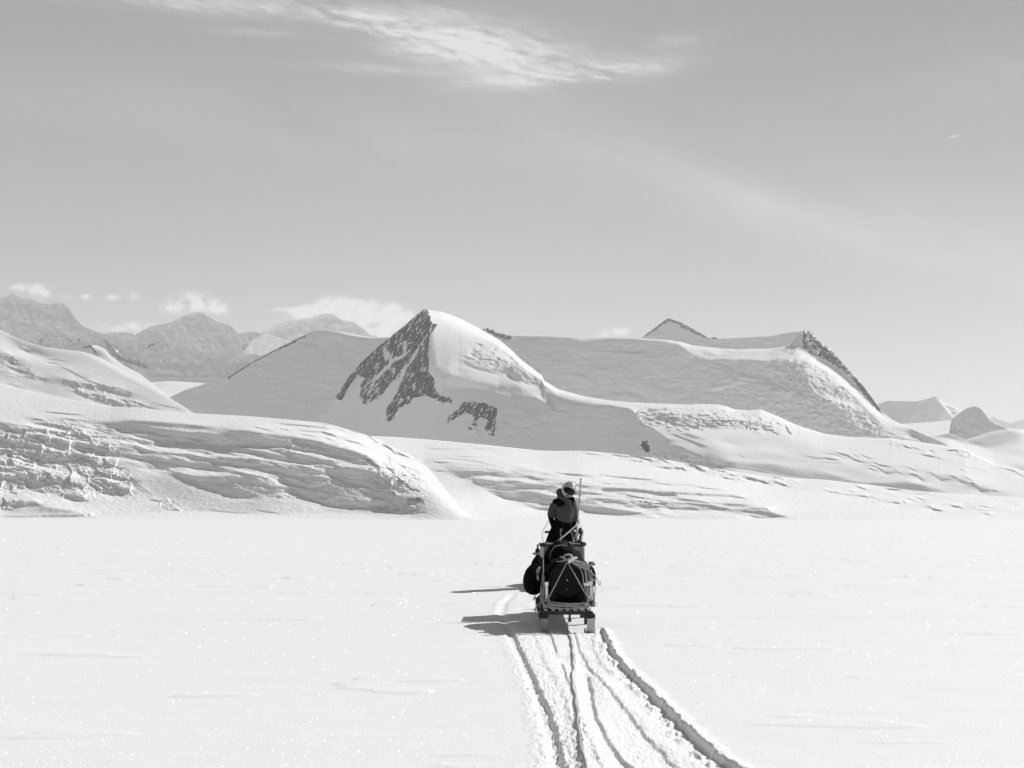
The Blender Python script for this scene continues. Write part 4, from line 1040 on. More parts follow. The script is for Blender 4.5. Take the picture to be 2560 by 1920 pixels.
_cv = [gpt(x, y) for x, y in [(1257, 1578), (1244, 1548), (1240, 1530), (1250, 1506), (1275, 1484), (1300, 1470), (1330, 1455), (1370, 1440)]]
CURVE = (np.array([p[0] for p in _cv]), np.array([p[1] for p in _cv]))

u_f = (np.concatenate([np.arange(-240, 1100, 4.0), np.arange(1100, 1900, 1.7), np.arange(1900, 2810, 4.0)]) - 1280) / F
uo = np.array([.62, .68, .76, .88, 1.05, 1.3, 1.7, 2.4, 4.0])
us = np.concatenate([-uo[::-1], u_f, uo])
pys = np.concatenate([np.arange(2000, 1330, -1.8), np.arange(1330, 1297, -1.2)])
_, vv = raydir(0 * pys + 1280, pys)
Yf = []
for v_ in vv:
    Yq = -CAMZ / v_ if v_ < -.0005 else 1e4
    for _ in range(30):
        Yq = (CAMZ - float(plain_z(Yq))) / -v_
        Yq = min(Yq, 3000)
    Yf.append(Yq)
Yf = np.array(Yf)
Yf = Yf[(Yf > 0) & (np.concatenate([[True], np.diff(Yf) > 0.003]))]
Yf = Yf[Yf < 620]
Yn = np.array([-3000, -1000, -300, -100, -40, -15, -6, -2, 0, 1.2, 2.4, 3.4, 4.0])
Yn = Yn[Yn < Yf[0] - .1]
Ys = np.concatenate([Yn, Yf, [Yf[-1] * 1.06, 700, 900, 1300, 2000, 3500, 6000, 10000, 16000, 24000]])
Wd = np.where(Ys > 5, Ys, 5 + (5 - Ys))
GXX = us[None, :] * Wd[:, None]
GYY = np.repeat(Ys[:, None], len(us), 1)
GZ = plain_full(GXX, GYY)
M_PLAIN, nt_, b_ = new_mat('plain_snow')
geo_ = nt_.node('ShaderNodeNewGeometry')
p_ = geo_.outputs['Position']
nA = nt_.noise(p_, 55.0, 5, 0.6)
nB = nt_.noise(p_, 4.0, 5, 0.55)
nC = nt_.noise(p_, 0.35, 3, 0.5)
vv_ = nt_.m('ADD', 0.815, nt_.m('ADD', nt_.m('MULTIPLY', nC, 0.035), nt_.m('MULTIPLY', nB, 0.02)))
cc_ = nt_.node('ShaderNodeCombineColor')
for i_ in range(3):
    nt_.l.new(vv_, cc_.inputs[i_])
nt_.l.new(cc_.outputs[0], b_.inputs['Base Color'])
b_.inputs['Roughness'].default_value = 0.65
b_.inputs['Specular IOR Level'].default_value = 0.25
bp_ = nt_.node('ShaderNodeBump')
bp_.inputs['Strength'].default_value = 0.5
bp_.inputs['Distance'].default_value = 0.006
nt_.l.new(nt_.m('ADD', nA, nt_.m('MULTIPLY', nB, 1.0)), bp_.inputs['Height'])
nt_.l.new(bp_.outputs[0], b_.inputs['Normal'])
grid_mesh('snow_field', np.stack([GXX, GYY, GZ], -1), len(Ys), len(us), M_PLAIN)
# ================================================================== objects
def paint(name, v, rough=0.7, spec=0.3, metal=0.0, var=0.25, scale=30.0, coat=0.0, bump=0.0, sheen=0.0):
    m, nt, b = new_mat(name)
    tcn = nt.node('ShaderNodeTexCoord')
    n = nt.noise(tcn.outputs['Object'], scale, 5, 0.6)
    val = nt.m('MULTIPLY', nt.m('MULTIPLY_ADD', n, 2 * var, 1 - var), v)
    cc = nt.node('ShaderNodeCombineColor')
    for i in range(3):
        nt.l.new(val, cc.inputs[i])
    nt.l.new(cc.outputs[0], b.inputs['Base Color'])
    b.inputs['Roughness'].default_value = rough
    b.inputs['Specular IOR Level'].default_value = spec
    b.inputs['Metallic'].default_value = metal
    b.inputs['Coat Weight'].default_value = coat
    if bump:
        bp = nt.node('ShaderNodeBump')
        bp.inputs['Strength'].default_value = bump
        bp.inputs['Distance'].default_value = 0.01
        nt.l.new(n, bp.inputs['Height'])
        nt.l.new(bp.outputs[0], b.inputs['Normal'])
    return m


M_BLACK = paint('black_cloth', 0.005, 0.9, 0.03, var=.4, scale=14, bump=.4)
M_TARP = paint('black_tarpaulin', 0.005, 0.75, 0.06, var=.4, scale=9, bump=.5)
M_DRUM = paint('dark_duffel_end', 0.014, 0.8, 0.05, var=.3, scale=25, bump=.2)
M_ROPE = paint('hemp_rope', 0.36, 0.9, 0.1, var=.3, scale=120, bump=.6)
M_ROPE2 = paint('frosted_rope', 0.46, 0.9, 0.1, var=.3, scale=120, bump=.6)
M_WOOD = paint('weathered_wood', 0.46, 0.75, 0.2, var=.25, scale=22, bump=.2)
M_CRATE = paint('grey_plywood', 0.36, 0.8, 0.2, var=.25, scale=12, bump=.2)
M_PALE = paint('bare_aluminium', 0.85, 0.5, 0.4, var=.08, scale=16)
M_DARKWOOD = paint('dark_strap', 0.06, 0.8, 0.2, var=.4, scale=26)
M_RUN_L = paint('dull_runner', 0.30, 0.6, 0.3, var=.2, scale=18, bump=.2)
M_RUN_R = paint('pale_runner', 0.50, 0.6, 0.3, var=.2, scale=18, bump=.2)  # right runner given a paler tone than the left
M_WHITE = paint('snow_clot', 0.86, 0.8, 0.2, var=.05)
M_JACKET = paint('grey_down_jacket', 0.068, 0.85, 0.08, var=.35, scale=11, bump=.35)
M_JPALE = paint('reflective_trim', 0.45, 0.6, 0.3, var=.1)
M_HELM = paint('white_helmet', 0.36, 0.3, 0.5, var=.12, scale=9, coat=.4)
M_LENS = paint('goggle_lens', 0.004, 0.2, 0.2, var=.2)
M_RUB = paint('black_rubber', 0.012, 0.6, 0.3, var=.3)
M_COWL = paint('dark_cowling', 0.03, 0.35, 0.5, var=.2, coat=.3)
M_STRAP = paint('grey_strap', 0.30, 0.8, 0.2, var=.2, scale=40)
M_GLASS = paint('windshield_rim', 0.75, 0.4, 0.5, var=.05)
M_SEE, _nt, _b = new_mat('clear_windshield')
_b.inputs['Base Color'].default_value = grey3(.9)
_b.inputs['Roughness'].default_value = 0.05
_b.inputs['Alpha'].default_value = 0.06


def new_obj(name, bm, mat, parent=None, smooth=True, bevel=0.0):
    me = bpy.data.meshes.new(name)
    bmesh.ops.recalc_face_normals(bm, faces=bm.faces)
    for f in bm.faces:
        f.smooth = smooth
    bm.to_mesh(me); bm.free()
    for m in (mat if isinstance(mat, (list, tuple)) else [mat]):
        me.materials.append(m)
    o = bpy.data.objects.new(name, me)
    COL.objects.link(o)
    if parent is not None:
        o.parent = parent
        o.matrix_parent_inverse = Matrix.Translation(parent.location).inverted()
    if bevel:
        b = o.modifiers.new('bevel', 'BEVEL'); b.width = bevel; b.segments = 2; b.limit_method = 'ANGLE'
    return o


def thing(name, loc, label, cat, group=None):
    o = bpy.data.objects.new(name, None)
    o.empty_display_size = 0.2
    COL.objects.link(o)
    o.location = loc
    o['label'] = label; o['category'] = cat
    if group:
        o['group'] = group
    return o


def tag(o, label, cat, group=None):
    o['label'] = label; o['category'] = cat
    if group:
        o['group'] = group
    return o


def box(bm, c, s, rot=None):
    r = bmesh.ops.create_cube(bm, size=1.0)
    M = Matrix.Translation(c) @ (rot.to_4x4() if rot is not None else Matrix.Identity(4)) @ Matrix.Diagonal((s[0], s[1], s[2], 1))
    bmesh.ops.transform(bm, matrix=M, verts=r['verts'])
    return r['verts']


def smooth_path(pts, n=6):
    P_ = [Vector(p) for p in pts]
    if len(P_) < 3:
        return P_
    out = []
    for i in range(len(P_) - 1):
        p0 = P_[max(i - 1, 0)]; p1 = P_[i]; p2 = P_[i + 1]; p3 = P_[min(i + 2, len(P_) - 1)]
        for k_ in range(n):
            t = k_ / n
            out.append(0.5 * ((2 * p1) + (p2 - p0) * t + (2 * p0 - 5 * p1 + 4 * p2 - p3) * t * t + (3 * p1 - p0 - 3 * p2 + p3) * t ** 3))
    out.append(P_[-1])
    return out


def tube(bm, pts, r, n=8, smooth=0, flat=1.0):
    pts = smooth_path(pts, smooth) if smooth else [Vector(p) for p in pts]
    rings = []
    up = Vector((0, 0, 1))
    for i, p in enumerate(pts):
        t = (pts[min(i + 1, len(pts) - 1)] - pts[max(i - 1, 0)]).normalized()
        a = t.cross(up)
        if a.length < 1e-3:
            a = t.cross(Vector((0, 1, 0)))
        a.normalize(); b = t.cross(a).normalized()
        rr = r[i * (len(r) - 1) // max(1, len(pts) - 1)] if isinstance(r, (list, tuple)) else r
        rings.append([bm.verts.new(p + a * math.cos(2 * math.pi * k_ / n) * rr + b * math.sin(2 * math.pi * k_ / n) * rr * flat) for k_ in range(n)])
    for i in range(len(rings) - 1):
        for k_ in range(n):
            bm.faces.new((rings[i][k_], rings[i][(k_ + 1) % n], rings[i + 1][(k_ + 1) % n], rings[i + 1][k_]))
    bm.faces.new(rings[0][::-1]); bm.faces.new(rings[-1])


def lump(bm, c, r, seed=0, amp=0.12, fr=3.0, sub=4, flat_bottom=None, rot=None, pinch=0.0, sq=1.0):
    """a stuffed, creased bag form"""
    from mathutils import noise as mn
    r_ = bmesh.ops.create_icosphere(bm, subdivisions=sub, radius=1.0)
    for v in r_['verts']:
        p = v.co.copy()
        if sq != 1.0:
            p = Vector([math.copysign(abs(q) ** sq, q) for q in p])
        n = mn.fractal(p * fr + Vector((seed * 3.1, seed, 0)), 0.9, 2.1, 4)
        cr = abs(mn.noise(Vector((p.x * 5 + seed, p.y * 5, p.z * 2.0))))
        k_ = 1 + amp * n - amp * 0.5 * (1 - min(1, cr * 4))
        q = Vector((p.x * r[0], p.y * r[1], p.z * r[2])) * k_
        if rot is not None:
            q = rot @ q
        q = q + Vector(c)
        if flat_bottom is not None and q.z < flat_bottom:
            q.z = flat_bottom + (q.z - flat_bottom) * 0.1
        v.co = q


def BM():
    return bmesh.new()


def Q(px, py, Y):
    return P(px, py, Y)


GZ0 = -0.028        # floor of the beaten track
# ------------------------------------------------------------------ sledge
YR = 12.0
sled = thing('sled', (0.615, 13.0, GZ0), 'wooden freight sledge on two broad runners, lashed together with rope, under the black load', 'sled')
for sx, mt, lab in ((1360.5, M_RUN_L, 'dull grey runner'), (1477.5, M_RUN_R, 'pale runner')):
    x = Q(sx, 1560, YR).x
    bm = BM()
    path = [(YR - .015, .160), (YR, .10), (YR + .012, .045), (YR + .05, .008), (YR + .25, .0), (YR + 2.1, .0), (YR + 2.3, .02), (YR + 2.45, .08), (YR + 2.55, .17)]
    path = [(p.y, p.z) for p in smooth_path([(0, a, b) for a, b in path], 4)]
    prev = None
    for i, (y, z) in enumerate(path):
        w = .043
        j = min(i + 1, len(path) - 1); h = max(i - 1, 0)
        t = Vector((0, path[j][0] - path[h][0], path[j][1] - path[h][1])).normalized()
        nn = Vector((0, -t.z, t.y)) * .016
        c = Vector((x, y, GZ0 + z))
        ring = [bm.verts.new(c + Vector((-w, 0, 0))), bm.verts.new(c + Vector((w, 0, 0))), bm.verts.new(c + Vector((w, 0, 0)) + nn), bm.verts.new(c + Vector((-w, 0, 0)) + nn)]
        if prev:
            for q in range(4):
                bm.faces.new((prev[q], prev[(q + 1) % 4], ring[(q + 1) % 4], ring[q]))
        else:
            bm.faces.new(ring[::-1])
        prev = ring
    bm.faces.new(prev)
    o = new_obj('runner', bm, mt, sled, smooth=False, bevel=.006)
    o['label'] = lab
    for y in (12.06, 12.75, 13.5, 14.15):
        bm = BM()
        box(bm, (x, y, GZ0 + .11), (.05, .045, .20))
        box(bm, (x, y, GZ0 + .185), (.085, .07, .045))
        for q in range(4):
            tube(bm, [(x - .05, y - .04, GZ0 + .14 + q * .02), (x + .05, y - .045, GZ0 + .15 + q * .018)], .009, 6)
        new_obj('stanchion', bm, M_DARKWOOD, sled, smooth=False, bevel=.004)
xl, xr = Q(1358, 1500, YR).x, Q(1480, 1500, YR).x
for y in (12.06, 12.75, 13.5, 14.15):
    bm = BM()
    box(bm, ((xl + xr) / 2, y, GZ0 + .215), (xr - xl + .03, .05, .035))
    new_obj('crossbar', bm, M_DARKWOOD, sled, smooth=False, bevel=.005)
for i in range(7):
    bm = BM()
    xx = xl + .03 + (xr - xl - .06) * i / 6
    box(bm, (xx, 13.1, GZ0 + .250), (.036, 2.2, .018))
    new_obj('deck_slat', bm, M_WOOD, sled, smooth=False, bevel=.003)
bm = BM(); box(bm, ((xl + xr) / 2, 13.1, GZ0 + .237), (xr - xl - .01, 2.22, .008)); new_obj('deck_gap_cover', bm, M_DARKWOOD, sled, smooth=False)  # added dark sheet, hides bright snow showing through under the slats
for cx_, cy_ in ((1364, 1507), (1479, 1508)):
    bm = BM(); box(bm, Q(cx_, cy_, 12.0), (.062, .05, .075)); lump(bm, Q(cx_, cy_, 11.985), (.034, .03, .04), 5, .3, 3, 3); new_obj('corner_block', bm, M_RUB, sled, smooth=False, bevel=.006)
# rear posts
for px_, top, lab in ((1366.5, 1462, 'left'), (1478, 1466, 'right')):
    bm = BM()
    a = Q(px_, 1503, 12.02); b = Q(px_ + (.5 if lab == 'left' else 0), top, 12.02)
    box(bm, (a + b) / 2, (.026, .022, (b - a).length))
    new_obj('rear_post', bm, M_PALE, sled, smooth=False, bevel=.003)
bm = BM(); p = Q(1366.5, 1459, 12.01); box(bm, p, (.042, .035, .038)); new_obj('post_cap', bm, M_PALE, sled, smooth=False, bevel=.004)
bm = BM(); p = Q(1470, 1461, 12.01); box(bm, p, (.088, .03, .028)); p = Q(1476, 1457, 12.01); box(bm, p, (.05, .032, .026)); new_obj('post_cap', bm, M_PALE, sled, smooth=False, bevel=.004)
# lever hanging under the rear crossbar
bm = BM()
tube(bm, [Q(1424.5, 1524, 12.05), Q(1425, 1552, 12.03)], .009, 8)
box(bm, Q(1425.5, 1552, 12.03), (.026, .02, .02))
new_obj('brake_lever', bm, M_RUB, sled, smooth=True)
# rope lashings of the sledge
def sag(a, b, d, n=7, wob=.0, seed=0):
    rs = random.Random(seed)
    out = []
    for i in range(n):
        t = i / (n - 1)
        p = Vector(a).lerp(Vector(b), t)
        p.z -= d * 4 * t * (1 - t)
        p += Vector((0, rs.uniform(-wob, wob), rs.uniform(-wob, wob)))
        out.append(p)
    return out


bm = BM()
for (y0, y1, d, q) in ((1503, 1506, .02, 1), (1508, 1507, .022, 2), (1510, 1514, .012, 3), (1513, 1518, .004, 4), (1517, 1516, .02, 5), (1520, 1519, .01, 6)):
    tube(bm, sag(Q(1372, y0, 11.99 - q * .003), Q(1472, y1, 11.99 - q * .003), d, 9, .002, q), .0065, 7, 3)
rs = random.Random(3)
for cx_, cy_ in ((1364, 1508), (1478, 1508)):
    for q in range(9):
        a = rs.uniform(0, 6.28); rr = rs.uniform(.012, .045); ex = rs.uniform(.6, 1.5)
        tube(bm, [Q(cx_, cy_, 11.965) + Vector((math.cos(a + t) * rr + rs.uniform(-.012, .012), rs.uniform(-.01, .01), math.sin(a + t) * rr * ex + rs.uniform(-.012, .012))) for t in (0, .9, 1.7, 2.6)], .006, 6, 3)
for (ax, ay, bx, by, q) in ((1351, 1500, 1357, 1432, 1), (1355, 1505, 1361, 1440, 2), (1350, 1520, 1352, 1465, 3), (1360, 1500, 1358, 1400, 4), (1484, 1505, 1478, 1425, 5), (1486, 1500, 1489, 1450, 6), (1476, 1500, 1465, 1430, 7), (1471, 1500, 1460, 1400, 8)):
    tube(bm, sag(Q(ax, ay, 12.05), Q(bx, by, 12.25), .005, 5, .008, q), .0062, 6, 3)
tube(bm, [Q(1350, 1508, 12), Q(1341, 1517, 11.99), Q(1338, 1528, 11.98), Q(1345, 1534, 11.98), Q(1351, 1526, 12)], .0055, 6, 4)
tube(bm, [Q(1484, 1503, 12), Q(1490, 1508, 12), Q(1489, 1515, 12), Q(1482, 1512, 12)], .0045, 6, 4)
new_obj('lashing', bm, M_ROPE, sled)

# ------------------------------------------------------------------ rear load: duffel drum wrapped in black tarpaulin
load = thing('duffel_drum', (Q(1419, 1500, 12.5).x, 12.7, .24), 'big black drum-shaped duffel lashed at the rear of the sledge, its round end facing back', 'duffel bag')
DC = Q(1417.5, 1449.5, 12.10)
DR = 41 * 12.1 / F
bm = BM()
for k_ in range(3):
    pass
prev = None; NS = 48
prof = [(0, 0), (.5, .002), (.86, .004), (.93, -.006), (.97, .0), (1.0, .02), (1.03, .06), (1.04, .2), (1.03, .5), (1.0, .62)]
rings = []
for rr, yy in prof:
    if rr == 0:
        rings.append([bm.verts.new(DC)])
    else:
        rings.append([bm.verts.new(DC + Vector((math.cos(2 * math.pi * i / NS) * DR * rr * (1 + .012 * math.sin(i * 1.7) + .01 * math.sin(i * .6)), yy, math.sin(2 * math.pi * i / NS) * DR * rr * (1 + .012 * math.sin(i * 1.7))))) for i in range(NS)])
for a, b in zip(rings[:-1], rings[1:]):
    for i in range(NS):
        if len(a) == 1:
            bm.faces.new((a[0], b[i], b[(i + 1) % NS]))
        else:
            bm.faces.new((a[i], b[i], b[(i + 1) % NS], a[(i + 1) % NS]))
bm.faces.new(rings[-1])
new_obj('drum_body', bm, M_DRUM, load)
for px_, py_, r_ in ((1417.5, 1450, .011), (1417, 1473, .006)):
    bm = BM()
    c = Q(px_, py_, 12.095)
    tube(bm, [c, c + Vector((0, -.006, 0))], r_, 12)
    new_obj('rivet', bm, M_STRAP, load)

# tarpaulin bundle round and over it
tarp = thing('tarpaulin_bundle', (Q(1419, 1500, 12.8).x, 12.9, .24), 'black tarpaulin bundle packed round the drum and filling the sledge behind the rear posts', 'tarpaulin')
bm = BM()
c = Q(1420, 1452, 12.75)
lump(bm, c, (.245, .56, .285), 3, .07, 2.2, 5, sq=.62, flat_bottom=.235)
for v in bm.verts:        # lower corners square out over the deck
    t = max(0, (.42 - v.co.z) / .2)
    if v.co.y < 12.95:
        v.co.y = max(v.co.y, 12.15)
o = new_obj('wrapped_load', bm, M_TARP, tarp)
bm = BM()
# folded edge hanging over the left front corner
lump(bm, Q(1388, 1412, 12.30), (.12, .09, .035), 8, .15, 3, 4, rot=Matrix.Rotation(R(-38), 3, 'Y'))
lump(bm, Q(1362, 1421, 12.26), (.048, .03, .02), 9, .2, 3, 3, rot=Matrix.Rotation(R(-50), 3, 'Y'))
lump(bm, Q(1445, 1408, 12.35), (.10, .09, .04), 12, .2, 3, 4, rot=Matrix.Rotation(R(35), 3, 'Y'))
new_obj('folded_edge', bm, M_TARP, tarp)

top_bag = thing('kit_bag', (Q(1408, 1390, 13.1).x, 13.2, .5), 'black domed kit bag lying on top of the load against the crate', 'bag')
bm = BM()
lump(bm, Q(1403, 1398, 13.05), (.205, .30, .225), 5, .10, 2.0, 5)
lump(bm, Q(1424, 1394, 12.9), (.15, .26, .12), 6, .12, 2.5, 4, rot=Matrix.Rotation(R(14), 3, 'Y'))
new_obj('bag_body', bm, M_TARP, top_bag)
bm = BM()
tube(bm, [Q(1374, 1400, 12.86), Q(1377, 1382, 12.80), Q(1386, 1368, 12.80), Q(1400, 1363, 12.84), Q(1417, 1364, 12.9)], .005, 6, 5)
tube(bm, [Q(1398, 1352, 13.0), Q(1414, 1358, 12.95), Q(1428, 1366, 12.95)], .006, 6, 5)
new_obj('seam_piping', bm, M_STRAP, top_bag)

bl = thing('black_sack', (Q(1335, 1490, 12.8).x, 12.8, .3), 'round black sack slung on the left side of the sledge', 'sack')
bm = BM()
lump(bm, Q(1337, 1447, 12.75), (.135, .36, .185), 11, .07, 1.8, 5, rot=Matrix.Rotation(R(14), 3, 'Y'))
lump(bm, Q(1345, 1430, 12.9), (.09, .30, .20), 13, .07, 1.8, 4)
new_obj('sack_body', bm, M_BLACK, bl)
bm = BM()
tube(bm, [Q(1349, 1418, 12.45), Q(1345, 1424, 12.40), Q(1344, 1437, 12.38), Q(1346, 1452, 12.40)], [.014, .018, .016, .006], 8, 3, .35)
new_obj('strap', bm, M_STRAP, bl)
bm = BM()
tube(bm, [Q(1340, 1486, 12.4), Q(1337, 1493, 12.38), Q(1334, 1500, 12.37)], [.006, .014, .02], 8, 3, .3)
new_obj('strap', bm, M_STRAP, bl)
br = thing('black_sack', (Q(1475, 1490, 12.9).x, 12.9, .3), 'narrow black sack bulging on the right side of the sledge', 'sack')
bm = BM()
lump(bm, Q(1470, 1443, 12.8), (.088, .34, .155), 17, .08, 1.8, 5)
new_obj('sack_body', bm, M_BLACK, br)
bm = BM()
for yy, q in ((1449, 1), (1453, 2)):
    tube(bm, [Q(1462, yy, 12.42), Q(1474, yy - 1.5, 12.40), Q(1487, yy - 1, 12.5)], .006, 6, 3, .5)
new_obj('strap', bm, M_ROPE2, br)
bm = BM()
lump(bm, Q(1479, 1408, 12.6), (.035, .02, .022), 21, .3, 3, 3)
lump(bm, Q(1484, 1411, 12.6), (.022, .015, .014), 22, .3, 3, 3)
tag(new_obj('cloth_tag', bm, M_STRAP), 'crumpled grey cloth tag sticking out at the right of the rope coil', 'cloth')

# ------------------------------------------------------------------ ropes over the load
bm = BM()
ap = Q(1417.5, 1406, 12.03)
tube(bm, [ap, Q(1369.5, 1499, 11.985)], .0068, 8)
tube(bm, [ap + Vector((.008, 0, 0)), Q(1472, 1499, 11.985)], .0068, 8)
tube(bm, [Q(1440, 1412, 12.04), Q(1450, 1420, 12.03), Q(1457, 1440, 12.02), Q(1459, 1460, 12.01), Q(1466, 1480, 12.0), Q(1472, 1498, 11.99)], .0055, 7, 4)
tube(bm, [Q(1462, 1425, 12.02), Q(1465, 1440, 12.01), Q(1465, 1456, 12.0)], .0055, 7, 4)
tube(bm, [Q(1471, 1428, 12.02), Q(1474, 1440, 12.01), Q(1480, 1458, 12.0)], .0055, 7, 4)
tube(bm, [Q(1480, 1458, 12.0), Q(1483, 1480, 12.0), Q(1486, 1502, 12.0)], .005, 7, 4)
tag(new_obj('lashing_rope', bm, M_ROPE), 'grey rope drawn tight in a triangle over the round end of the duffel', 'rope')
bm = BM()
rs = random.Random(11)
for q in range(22):
    s_, e_ = rs.uniform(0, 1), rs.uniform(0, 1)
    a = Q(1424 + rs.uniform(-4, 6), 1401 + rs.uniform(-6, 4), 12.08 + rs.uniform(-.03, .06))
    m1_ = Q(1442 + rs.uniform(-6, 6), 1402 + 9 * s_, 12.05 + rs.uniform(-.03, .03))
    m2_ = Q(1459 + rs.uniform(-5, 5), 1407 + 12 * s_, 12.03 + rs.uniform(-.03, .02))
    b = Q(1469 + rs.uniform(-4, 4), 1419 + rs.uniform(-8, 7), 12.02 + rs.uniform(-.03, .02))
    tube(bm, [a, m1_, m2_, b], .0052, 6, 4)
for q in range(5):
    a0 = q * .9
    tube(bm, [Q(1467, 1417, 12.0) + Vector((math.cos(a0 + t) * .03, rs.uniform(-.02, 0), math.sin(a0 + t) * .034)) for t in (0, 1, 2, 3, 4)], .005, 6, 4)
tube(bm, [Q(1470, 1422, 12.0), Q(1481, 1434, 11.99), Q(1490, 1443, 11.98), Q(1495, 1453, 11.97), Q(1498, 1463, 11.97), Q(1501, 1460, 11.97), Q(1500, 1452, 11.97)], .005, 6, 5)
tag(new_obj('rope_coil', bm, M_ROPE2), 'bundled coil of pale rope draped over the upper right of the load', 'rope')
bm = BM()
for q in range(6):
    ph = q * .5
    tube(bm, [Q(1420, 1393, 12.06 + q * .006) + Vector((math.cos(ph + t) * (.040 + .003 * q), 0, math.sin(ph + t) * (.026 + .002 * q))) for t in (0, 1.05, 2.1, 3.14, 4.2, 5.2, 6.28)], .0065, 7, 4)
tube(bm, [Q(1411, 1396, 12.03), Q(1405, 1393, 12.03), Q(1400, 1391, 12.04)], .006, 7, 3)
tube(bm, [Q(1415, 1400, 12.03), Q(1404, 1403, 12.05), Q(1392, 1404, 12.08)], .005, 7, 3)
tag(new_obj('rope_knot', bm, M_ROPE), 'thick looped rope knot at the top centre of the load', 'rope')
bm = BM()
lump(bm, Q(1429, 1399, 12.02), (.038, .02, .02), 31, .35, 3, 3, rot=Matrix.Rotation(R(-25), 3, 'Y'))
lump(bm, Q(1424, 1403, 12.01), (.014, .014, .024), 32, .35, 3, 3)
lump(bm, Q(1437, 1395, 12.03), (.03, .016, .014), 33, .35, 3, 3, rot=Matrix.Rotation(R(-10), 3, 'Y'))
tag(new_obj('white_cloth', bm, M_WHITE), 'small sunlit white rag tucked beside the rope knot', 'cloth')

# ------------------------------------------------------------------ crate at the front of the sledge
YC = 13.55
ca, cb = Q(1351, 1366, YC), Q(1461, 1366, YC)
crate = thing('crate', ((ca.x + cb.x) / 2, YC + .3, .26), 'tall grey plywood crate with dark rim standing across the front of the sledge', 'crate')
zt = Q(1400, 1366, YC).z
cx_ = (ca.x + cb.x) / 2; cw = cb.x - ca.x
bm = BM(); box(bm, (cx_, YC + .3, (.262 + zt) / 2), (cw - .03, .56, zt - .262)); new_obj('crate_box', bm, M_CRATE, crate, smooth=False, bevel=.006)
bm = BM(); box(bm, (cx_, YC + .3, zt + .012), (cw + .012, .60, .030)); new_obj('crate_lid', bm, M_DARKWOOD, crate, smooth=False, bevel=.006)
for px_, w_ in ((1354.5, .045), (1458.5, .028)):
    bm = BM(); a = Q(px_, 1368, YC - .004); box(bm, (a.x, YC - .004, (.262 + zt) / 2 - .004), (w_, .022, zt - .27)); new_obj('batten', bm, M_PALE if px_ < 1400 else M_WOOD, crate, smooth=False, bevel=.004)
bm = BM(); box(bm, (cx_, YC - .003, zt - .16), (cw - .06, .018, .03)); new_obj('batten', bm, M_DARKWOOD, crate, smooth=False, bevel=.004)
for px_, w_ in ((1372, .09), (1436, .15)):
    bm = BM(); box(bm, Q(px_, 1360.4, YC + .05), (w_, .05, .016)); new_obj('lid_strip', bm, M_WOOD, crate, smooth=False, bevel=.003)

can = thing('fuel_bottle', (Q(1344, 1390, 13.4).x, 13.4, Q(1344, 1391, 13.4).z), 'dark bottle with a long neck strapped outside the left of the crate', 'bottle')
bm = BM()
tube(bm, [Q(1344, 1391, 13.4), Q(1344, 1389, 13.4), Q(1344, 1378, 13.4), Q(1344.3, 1374, 13.4), Q(1344.5, 1371, 13.4)], [.018, .028, .030, .024, .012], 14, 3)
new_obj('bottle_body', bm, M_RUB, can)
bm = BM(); tube(bm, [Q(1344.5, 1372, 13.4), Q(1344.3, 1361, 13.4)], .0115, 12); new_obj('bottle_neck', bm, M_DARKWOOD, can)
bm = BM(); box(bm, Q(1341, 1384, 13.39), (.092, .05, .026)); new_obj('bracket', bm, M_WOOD, can, smooth=False, bevel=.004)
bm = BM()
for px_ in (1341.5, 1345.5):
    box(bm, Q(px_, 1395, 13.41), (.010, .012, .05))
new_obj('strap', bm, M_STRAP, can, smooth=False)

# poles and tools on the crate
bm = BM(); tube(bm, [Q(1441.3, 1362, 13.7), Q(1442.3, 1330, 13.7), Q(1443.5, 1311, 13.7)], .0135, 10); b2 = bm
tp = thing('wooden_stake', Q(1441.3, 1362, 13.7), 'thick pale stake standing upright on the crate behind the bag', 'stake')
new_obj('stake_shaft', b2, M_WOOD, tp)
bm = BM(); lump(bm, Q(1446, 1306, 13.69), (.022, .018, .02), 41, .25, 3, 3); lump(bm, Q(1449, 1303, 13.69), (.012, .012, .008), 42, .25, 3, 2); new_obj('rope_wrap', bm, M_ROPE, tp)
pole = thing('bamboo_pole', Q(1441, 1330, 13.72), 'tall slender bamboo pole rising above the helmet beside the rider', 'pole')
bm = BM(); tube(bm, [Q(1441, 1345, 13.73), Q(1443.8, 1305, 13.73), Q(1448.8, 1243, 13.73), Q(1452.3, 1198, 13.73)], [.011, .012, .0105, .0100], 10, 3); new_obj('pole_shaft', bm, M_WOOD, pole)
for a, b in (((1449.1, 1240), (1449.4, 1236)), ((1444.6, 1296), (1444.9, 1292)), ((1452.1, 1199), (1452.4, 1196))):
    bm = BM(); tube(bm, [Q(*a, 13.73), Q(*b, 13.73)], .0112, 10)
    new_obj('pole_joint', bm, M_STRAP, pole)
dg = thing('snow_probe', Q(1394, 1352, 13.58), 'pale rod leaning diagonally across the rider\'s legs with a square foot', 'rod')
bm = BM(); tube(bm, [Q(1397, 1351, 13.56), Q(1443, 1311, 13.64), Q(1449, 1297, 13.68)], .0092, 10, 3); new_obj('rod_shaft', bm, M_PALE, dg)
bm = BM(); box(bm, Q(1396.5, 1351.5, 13.56), (.03, .02, .022)); new_obj('rod_foot', bm, M_STRAP, dg, smooth=False, bevel=.003)
th = thing('shovel_handle', Q(1403.5, 1355, 13.6), 'short upright grey handle with a cross grip in front of the rider', 'handle')
bm = BM(); tube(bm, [Q(1403.8, 1354, 13.6), Q(1401.8, 1335, 13.6), Q(1402, 1326, 13.6)], .0105, 10, 3); new_obj('handle_shaft', bm, M_STRAP, th)
bm = BM(); tube(bm, [Q(1400.8, 1324.5, 13.6), Q(1405.6, 1323, 13.6)], .011, 10); new_obj('handle_grip', bm, M_STRAP, th)
